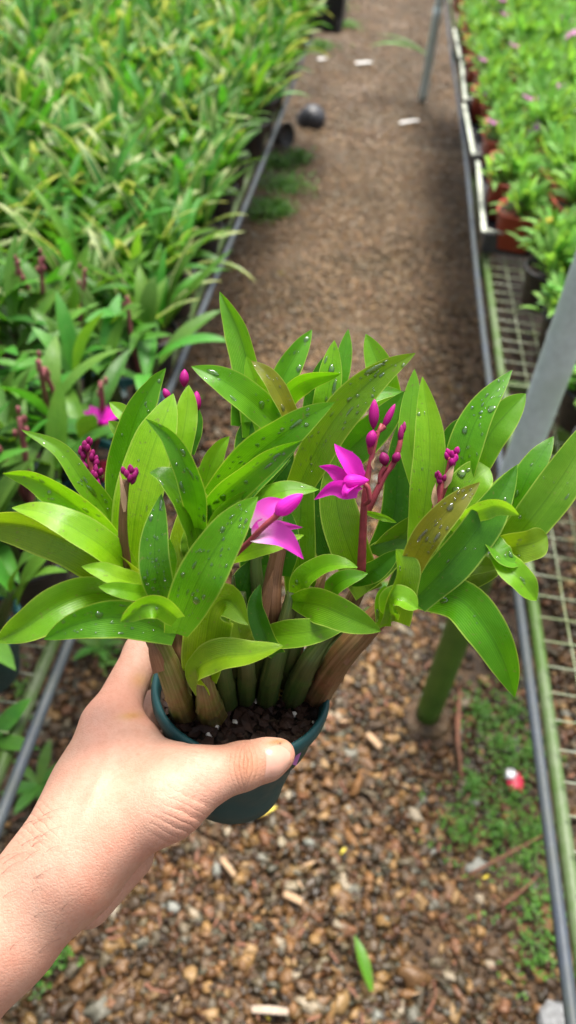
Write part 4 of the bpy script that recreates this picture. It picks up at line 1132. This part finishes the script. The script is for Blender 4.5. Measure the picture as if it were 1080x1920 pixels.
bud((724, 874, .360), (717, 848, .358), 20, s2, 'darkbud', fat=.5); bud((738, 868, .360), (748, 848, .357), 17, s2, 'darkbud', fat=.5); bud((750, 832, .360), (753, 796, .359), 12, s2, 'darkbud'); bud((755, 815, .361), (759, 790, .361), 9, s2, 'darkbud')
stem([(711, 905, .362), (713, 890, .361), (722, 874, .360)], [3.5, 4, 5], parent=s2, name='stalk')
s3 = stem([(236, 1060, .352), (231, 1010, .344), (231, 960, .338), (234, 920, .335), (237, 900, .334)], [11, 10, 8.5, 7.5, 7], 'cane_brown')
sheath_ = MB(); petal(sheath_, [(233, 960, .336), (228, 915, .332), (224, 884, .332)], 13, 30, .5); sheath_.build('bract', M['chip'], s3)
def cluster(cx, cy, d_, w, h, n, parent, seed, tilt=0.0, mat='darkbud', size=9):
    r_ = np.random.default_rng(seed)
    for i in range(n):
        q = i / max(1, n - 1); a_ = r_.uniform(-1, 1)
        x = cx + a_ * w / 2 * (.55 + .45 * math.sin(q * 3.1)) + tilt * (q - .5) * h; y = cy + h / 2 - q * h; dd = d_ + .004 * abs(a_) - .002
        bud((x, y + size * .9, dd + .001), (x + a_ * 6, y - size, dd - .001), size * r_.uniform(1.0, 1.4), parent, mat)
cluster(240, 890, .332, 26, 22, 12, s3, 4)
s4 = stem([(190, 935, .372), (180, 900, .370), (170, 865, .369), (163, 830, .369)], [6, 7, 7, 5])
cluster(168, 860, .367, 26, 66, 20, s4, 6, -.32)
bud((182, 930, .368), (181, 892, .366), 14, s4, 'bud')
s5 = stem([(808, 985, .358), (818, 950, .353), (824, 925, .351), (828, 900, .350)], [8, 8, 7, 6])
cluster(826, 896, .348, 13, 12, 6, s5, 8, size=8)
s5b = stem([(818, 955, .356), (833, 915, .353), (842, 880, .352), (846, 858, .351)], [6, 6, 6.5, 6])
cluster(847, 858, .350, 14, 24, 8, s5b, 9, .2, 'bud', 9)
mb = MB(); petal(mb, [(832, 915, .351), (842, 890, .349), (852, 868, .350)], 16, 10, .5); petal(mb, [(815, 950, .350), (814, 925, .348), (817, 905, .348)], 12, 10, .5); mb.build('bract', M['chip'], s5)
s6 = stem([(345, 850, .390), (350, 800, .389), (352, 760, .389), (348, 730, .389)], [5, 5, 4.5, 4])
bud((345, 726, .388), (346, 692, .387), 18, s6); bud((367, 775, .386), (369, 733, .385), 19, s6); bud((318, 750, .388), (307, 728, .387), 14, s6)
stem([(352, 790, .389), (362, 780, .387), (367, 772, .386)], [4, 4, 5], parent=s6, name='stalk')
# flower in front of the big wet leaf
s7 = stem([(440, 1040, .338), (465, 1018, .332), (492, 990, .327), (524, 962, .323)], [6, 5.5, 5.5, 6])
bud((515, 965, .323), (568, 926, .320), 32, s7, 'petal', 'flower_spur', .35)
fl = MB()
petal(fl, [(484, 992, .335), (488, 968, .334), (505, 948, .334), (530, 936, .335)], 42, -12, .25, 3, .7)
fl.build('flower', M['petal_white'], s7)
fl = MB()
petal(fl, [(486, 996, .336), (515, 985, .333), (538, 986, .333), (568, 989, .334)], 26, 24, .4, 2.0, .6)
petal(fl, [(474, 1002, .332), (505, 1000, .328), (535, 1012, .328), (569, 1048, .330)], 50, -18, .45, 2.0, .6)
petal(fl, [(478, 1005, .331), (482, 985, .330), (492, 972, .331)], 20, 20, .3, 2, .7)
fl.build('flower', M['petal_white'], s7)

# pink label tucked into the far side of the pot
mb = MB(); P = [unp(546, 1432, .400), unp(553, 1413, .398), unp(560, 1394, .396)]
q = RW.T @ np.array([.35, -.1, 0]); q = q / np.linalg.norm(q) * .0028
G = np.array([[L2(p_ - q), L2(p_ + q)] for p_ in P]); mb.grid(G); 
nn = RW @ np.array([0, 0, .0009]); mb.grid(G[:, ::-1] + nn)
mb.build('label', M['pink_tag'], T)

# ------------------------------------------------------------------ the hand and forearm
CM = F / 100.0
def rc(a, b, P):
    """round cone distance: a, b = (px, py, depth, radius in m)"""
    A, B_ = unp(*a[:3]).astype(np.float32), unp(*b[:3]).astype(np.float32); ra, rb = a[3], b[3]
    ab = B_ - A; L2_ = float(ab @ ab)
    pa = P - A; h = np.clip((pa @ ab) / L2_, 0, 1)
    # plain lerped-radius capsule
    return np.linalg.norm(pa - h[:, None] * ab, axis=1) - (ra + (rb - ra) * h)
def smin(a, b, k):
    h = np.clip(.5 + .5 * (b - a) / k, 0, 1)
    return b + (a - b) * h - k * h * (1 - h)
def pot_sdf(P):
    v = P - RIM.astype(np.float32); z = v @ UPC.astype(np.float32)
    r = np.sqrt(np.maximum(np.sum(v * v, 1) - z * z, 0))
    rad = .0412 + (z + POT_H) / POT_H * .0035 * 0 + (z) * .09 + .0012
    lip = np.maximum(np.maximum(r - .0482, z - .0005), -z - .0112)
    body = np.maximum(np.maximum(r - (.0424 + (z + .012) * .165), z), -z - POT_H)
    return np.minimum(lip, body)
def hand_sdf(P):
    P = P.astype(np.float32)
    d_ = rc((-360, 2130, .350, .036), (4, 1748, .356, .0243), P)
    d_ = smin(d_, rc((4, 1748, .356, .0243), (118, 1628, .360, .0238), P), .012)
    d_ = smin(d_, rc((118, 1628, .362, .0230), (198, 1492, .376, .0240), P), .014)
    d_ = smin(d_, rc((198, 1492, .378, .0232), (240, 1415, .392, .0190), P), .014)          # palm
    d_ = smin(d_, rc((165, 1520, .376, .0190), (203, 1362, .392, .0128), P), .012)          # index metacarpal
    idx = rc((205, 1358, .394, .0125), (268, 1222, .428, .0098), P)
    idx = smin(idx, rc((268, 1222, .428, .0096), (360, 1165, .468, .0088), P), .005)
    idx = smin(idx, rc((360, 1165, .468, .0086), (455, 1185, .486, .0076), P), .004)
    d_ = smin(d_, idx, .009)
    th = rc((165, 1592, .354, .0185), (318, 1496, .353, .0156), P)                           # thenar
    th = smin(th, rc((318, 1500, .353, .0150), (382, 1457, .356, .0118), P), .012)
    d_ = smin(d_, th, .018)
    d_ = smin(d_, rc((225, 1420, .384, .012), (330, 1440, .368, .0105), P), .016)            # web
    t2 = rc((382, 1457, .356, .0116), (452, 1437, .358, .0104), P)
    t2 = smin(t2, rc((452, 1437, .358, .0103), (500, 1424, .361, .0095), P), .005)
    t2 = smin(t2, rc((500, 1424, .361, .0092), (524, 1415, .364, .0074), P), .004)
    d_ = smin(d_, t2, .008)
    d_ = smin(d_, rc((166, 1692, .388, .0122), (232, 1600, .404, .016), P), .0035)            # heel of the hand beyond
    d_ = smin(d_, rc((210, 1560, .392, .018), (245, 1430, .410, .0150), P), .010)
    for (a_, b_, c_, e_) in (((232, 1420, .415, .012), (285, 1330, .448, .0098), (372, 1270, .492, .0090), (470, 1290, .510, .0078)),
                             ((245, 1470, .430, .0115), (300, 1400, .462, .0095), (385, 1350, .500, .0088), (470, 1370, .515, .0076)),
                             ((255, 1530, .432, .0105), (310, 1470, .465, .0086), (380, 1425, .495, .0078), (440, 1440, .505, .0068))):
        f_ = rc(a_, b_, P); f_ = smin(f_, rc(b_, c_, P), .004); f_ = smin(f_, rc(c_, e_, P), .004)
        d_ = smin(d_, f_, .005)
    # surface relief: tendons, knuckle creases, wrinkles at the wrist side
    px = P[:, 0] / P[:, 2] * F + 540; py = P[:, 1] / P[:, 2] * F + 960
    g = 0
    for k_, (x0, amp) in enumerate(((446, .00042), (455, .00055), (464, .00042), (472, .0003))):
        cx = x0 + (.004 * (py - 1434) ** 2 * (1 if k_ % 2 else -1) * .6)
        g = g + amp * np.exp(-((px - cx) / 2.6) ** 2) * np.exp(-((py - 1434) / 22) ** 2) * (P[:, 2] < .375)
    for (x0, y0, sl, amp, ln) in ((372, 1500, .45, .0006, 26), (360, 1528, .5, .0007, 30), (345, 1556, .5, .0006, 36), (322, 1583, .45, .0005, 34), (300, 1606, .4, .0005, 30), (365, 1408, .25, .0006, 22)):
        q_ = (py - y0) - sl * (px - x0)
        g = g + amp * np.exp(-(q_ / 3.0) ** 2) * np.exp(-((px - x0) / ln) ** 2) * (P[:, 2] < .40)
    g = g - .0011 * np.exp(-(((py - 1480) + 2.1 * (px - 178)) / 26) ** 2) * np.exp(-((py - 1480) / 95) ** 2)
    g = g - .0010 * np.exp(-((px - 268) / 16) ** 2 - ((py - 1500) / 60) ** 2) * 0
    d_ = d_ + g
    return np.maximum(d_, -(pot_sdf(P) - .0002))

def surface_nets(fn, lo, hi, h):
    n = np.ceil((hi - lo) / h).astype(int) + 1
    c = 4; nc = np.ceil(n / c).astype(int) + 1
    gx = [lo[i] + h * c * np.arange(nc[i]) for i in range(3)]
    Pc = np.stack(np.meshgrid(*gx, indexing='ij'), -1).reshape(-1, 3)
    Dc = fn(Pc).reshape(nc)
    D = Dc
    for ax_ in range(3): D = np.repeat(D, c, axis=ax_)
    D = D.copy(); n = np.array(D.shape)
    msk = np.abs(D) < h * c * 2.2
    I = np.argwhere(msk); Pf = lo + I * h
    D[msk] = np.concatenate([fn(Pf[i:i + 400000]) for i in range(0, len(Pf), 400000)])
    inside = D < 0
    cs = np.zeros(n - 1, np.int8)
    for dx in (0, 1):
        for dy in (0, 1):
            for dz in (0, 1): cs += inside[dx:n[0] - 1 + dx, dy:n[1] - 1 + dy, dz:n[2] - 1 + dz]
    act = (cs > 0) & (cs < 8); A = np.argwhere(act)
    idx = -np.ones(n - 1, np.int64); idx[act] = np.arange(len(A))
    acc = np.zeros((len(A), 3)); cnt = np.zeros(len(A))
    cor = [np.array(q) for q in ((0, 0, 0), (1, 0, 0), (0, 1, 0), (1, 1, 0), (0, 0, 1), (1, 0, 1), (0, 1, 1), (1, 1, 1))]
    for i0, i1 in ((0, 1), (2, 3), (4, 5), (6, 7), (0, 2), (1, 3), (4, 6), (5, 7), (0, 4), (1, 5), (2, 6), (3, 7)):
        a_ = D[tuple((A + cor[i0]).T)]; b_ = D[tuple((A + cor[i1]).T)]
        m = (a_ < 0) != (b_ < 0); t = np.where(m, a_ / np.where(m, a_ - b_, 1), 0)
        acc += m[:, None] * (cor[i0] + t[:, None] * (cor[i1] - cor[i0])); cnt += m
    Vv = lo + h * (A + acc / cnt[:, None])
    quads = []
    for ax_ in range(3):
        o1, o2 = [q for q in range(3) if q != ax_]
        s0 = [slice(1, -1)] * 3; s1 = [slice(1, -1)] * 3
        s0[ax_] = slice(0, n[ax_] - 1); s1[ax_] = slice(1, n[ax_])
        a_ = inside[tuple(s0)]; b_ = inside[tuple(s1)]
        E_ = np.argwhere(a_ != b_); fl_ = a_[a_ != b_]
        E_[:, o1] += 1; E_[:, o2] += 1
        def cell(d1, d2):
            q = E_.copy(); q[:, o1] -= d1; q[:, o2] -= d2; return idx[tuple(q.T)]
        Q = np.stack([cell(1, 1), cell(0, 1), cell(0, 0), cell(1, 0)], 1)
        flip = fl_ if ax_ != 1 else ~fl_
        Q[~flip] = Q[~flip][:, ::-1]
        quads.append(Q)
    Q = np.concatenate(quads); Q = Q[(Q >= 0).all(1)]
    return Vv, Q

lo = np.array([-.235, .062, .30]); hi = np.array([.035, .305, .535])
Vh, Qh = surface_nets(hand_sdf, lo, hi, .00105)
def proj(V, it=2):
    for _ in range(it):
        e = .0004; d0 = hand_sdf(V); g = np.stack([hand_sdf(V + np.eye(3)[i] * e) - d0 for i in range(3)], 1) / e
        l2 = np.maximum((g * g).sum(1, keepdims=True), .3)
        V = V - np.clip(d0, -.0006, .0006)[:, None] * g / l2
    return V
def biggest(V, Q):
    nb = [[] for _ in range(len(V))]
    for a_, b_, c_, e_ in Q.tolist(): nb[a_] += (b_, e_); nb[c_] += (b_, e_)
    lab = [-1] * len(V); best = (0, 0); k = 0
    for s in range(len(V)):
        if lab[s] >= 0: continue
        lab[s] = k; st = [s]; n_ = 0
        while st:
            q = st.pop(); n_ += 1
            for w in nb[q]:
                if lab[w] < 0: lab[w] = k; st.append(w)
        best = max(best, (n_, k)); k += 1
    keep = np.array(lab) == best[1]; mp = np.cumsum(keep) - 1
    return V[keep], mp[Q[keep[Q[:, 0]]]]
Vh, Qh = biggest(Vh, Qh)
Vh = proj(Vh)
# relax a little
for _ in range(2):
    acc = np.zeros_like(Vh); cn_ = np.zeros(len(Vh))
    for i in range(4):
        for j in (1, 3):
            np.add.at(acc, Qh[:, i], Vh[Qh[:, (i + j) % 4]]); np.add.at(cn_, Qh[:, i], 1)
    Vh = Vh * .5 + .5 * acc / np.maximum(cn_, 1)[:, None]
px = Vh[:, 0] / Vh[:, 2] * F + 540; py = Vh[:, 1] / Vh[:, 2] * F + 960
base_c = np.array([.505, .298, .220])
def spot(cx, cy, sx, sy, rot=0.0):
    c_, s_ = math.cos(rot), math.sin(rot); dx, dy = px - cx, py - cy
    return np.exp(-(((dx * c_ + dy * s_) / sx) ** 2 + ((dy * c_ - dx * s_) / sy) ** 2))[:, None]
colv = np.tile(base_c, (len(Vh), 1))
def tint(m, c_): 
    global colv
    colv = colv * (1 - m) + np.array(c_) * m
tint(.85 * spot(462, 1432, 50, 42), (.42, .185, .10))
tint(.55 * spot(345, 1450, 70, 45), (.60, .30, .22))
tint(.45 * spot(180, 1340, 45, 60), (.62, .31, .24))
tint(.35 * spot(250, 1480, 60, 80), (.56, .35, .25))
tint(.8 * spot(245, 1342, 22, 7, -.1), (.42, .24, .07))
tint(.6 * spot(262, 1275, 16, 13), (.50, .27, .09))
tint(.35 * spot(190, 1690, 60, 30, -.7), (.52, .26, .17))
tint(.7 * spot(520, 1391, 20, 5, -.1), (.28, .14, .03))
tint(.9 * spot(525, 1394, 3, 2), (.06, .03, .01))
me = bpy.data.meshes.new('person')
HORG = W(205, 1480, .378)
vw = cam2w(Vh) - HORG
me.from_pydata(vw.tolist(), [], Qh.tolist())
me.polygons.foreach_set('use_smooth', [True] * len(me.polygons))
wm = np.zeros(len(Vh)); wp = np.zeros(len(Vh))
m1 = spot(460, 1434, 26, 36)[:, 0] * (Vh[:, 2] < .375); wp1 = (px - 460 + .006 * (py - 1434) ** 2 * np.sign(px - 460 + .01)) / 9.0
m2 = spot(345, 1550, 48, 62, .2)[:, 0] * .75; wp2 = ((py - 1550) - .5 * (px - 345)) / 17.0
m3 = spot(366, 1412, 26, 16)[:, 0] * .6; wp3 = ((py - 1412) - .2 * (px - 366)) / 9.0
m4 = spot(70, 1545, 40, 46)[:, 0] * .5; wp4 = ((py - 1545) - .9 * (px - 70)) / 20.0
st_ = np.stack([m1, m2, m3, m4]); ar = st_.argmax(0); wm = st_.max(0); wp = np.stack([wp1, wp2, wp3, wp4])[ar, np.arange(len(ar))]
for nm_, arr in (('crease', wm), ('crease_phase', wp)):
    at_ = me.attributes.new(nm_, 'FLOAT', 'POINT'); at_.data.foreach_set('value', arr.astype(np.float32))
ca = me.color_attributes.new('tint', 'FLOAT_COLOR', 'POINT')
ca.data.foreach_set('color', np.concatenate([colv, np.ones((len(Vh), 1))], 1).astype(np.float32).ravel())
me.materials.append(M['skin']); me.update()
HAND = bpy.data.objects.new('person', me); COL.objects.link(HAND); HAND.location = HORG
prop(HAND, 'bare left hand and forearm gripping the teal pot, thumb across its front', 'person')

# thumbnail: a curved plate following the thumb surface
def on_hand(px_, py_, d0=.33):
    r = np.array([(px_ - 540) / F, (py_ - 960) / F, 1.0]); t = d0
    for _ in range(60):
        dd = float(hand_sdf((r * t)[None])[0])
        if dd < .00002: break
        t += max(dd * .8, .00002)
    return r * t
mb = MB(); G = []
for i, s in enumerate(np.linspace(0, 1, 12)):
    row = []
    for q in np.linspace(-1, 1, 13):
        x = 499 + 45 * s - 3.5 * q * q * (1 - s); hgt = 29 * (1 - max(0, s - .35) ** 2.4 * 1.9) * (.93 + .07 * math.sin(s * 3.1))
        y = 1431 - 17 * s * .62 + q * hgt
        c_ = on_hand(x, min(y, 1466), .33); 
        row.append(c_ + nrm(-c_) * (.00045 * (1 - abs(q) ** 4) * (1 if 0 < i else .2) + .00005))
    G.append(row)
G = np.array(G); mb.grid(cam2w(G.reshape(-1, 3)).reshape(G.shape) - HORG)
mb.build('thumbnail', M['nail'], HAND)
# hairs on the wrist
mb = MB(); rh = np.random.default_rng(21)
for i in range(24):
    x0 = rh.uniform(-20, 118); y0 = 1600 + rh.uniform(-38, 80) - .55 * (x0 - 20)
    if rh.uniform() < .25: y0 += rh.uniform(60, 150)
    L = rh.uniform(22, 62); a_ = rh.uniform(-1.0, -.65); pts = []
    for t in np.linspace(0, 1, 6):
        x = x0 + L * t * math.cos(a_ + .35 * t); y = y0 + L * t * math.sin(a_ + .35 * t)
        c_ = on_hand(x, y)
        if c_[2] > .42: break
        pts.append(c_ + nrm(-c_) * (.00008 + .0012 * math.sin(t * 2.4)))
    if len(pts) == 6: tube(mb, cam2w(np.array(pts)) - HORG, np.linspace(.00007, .00003, 6), 4, False)
prop(mb.build('arm_hair', M['hair'], HAND), kind='stuff')
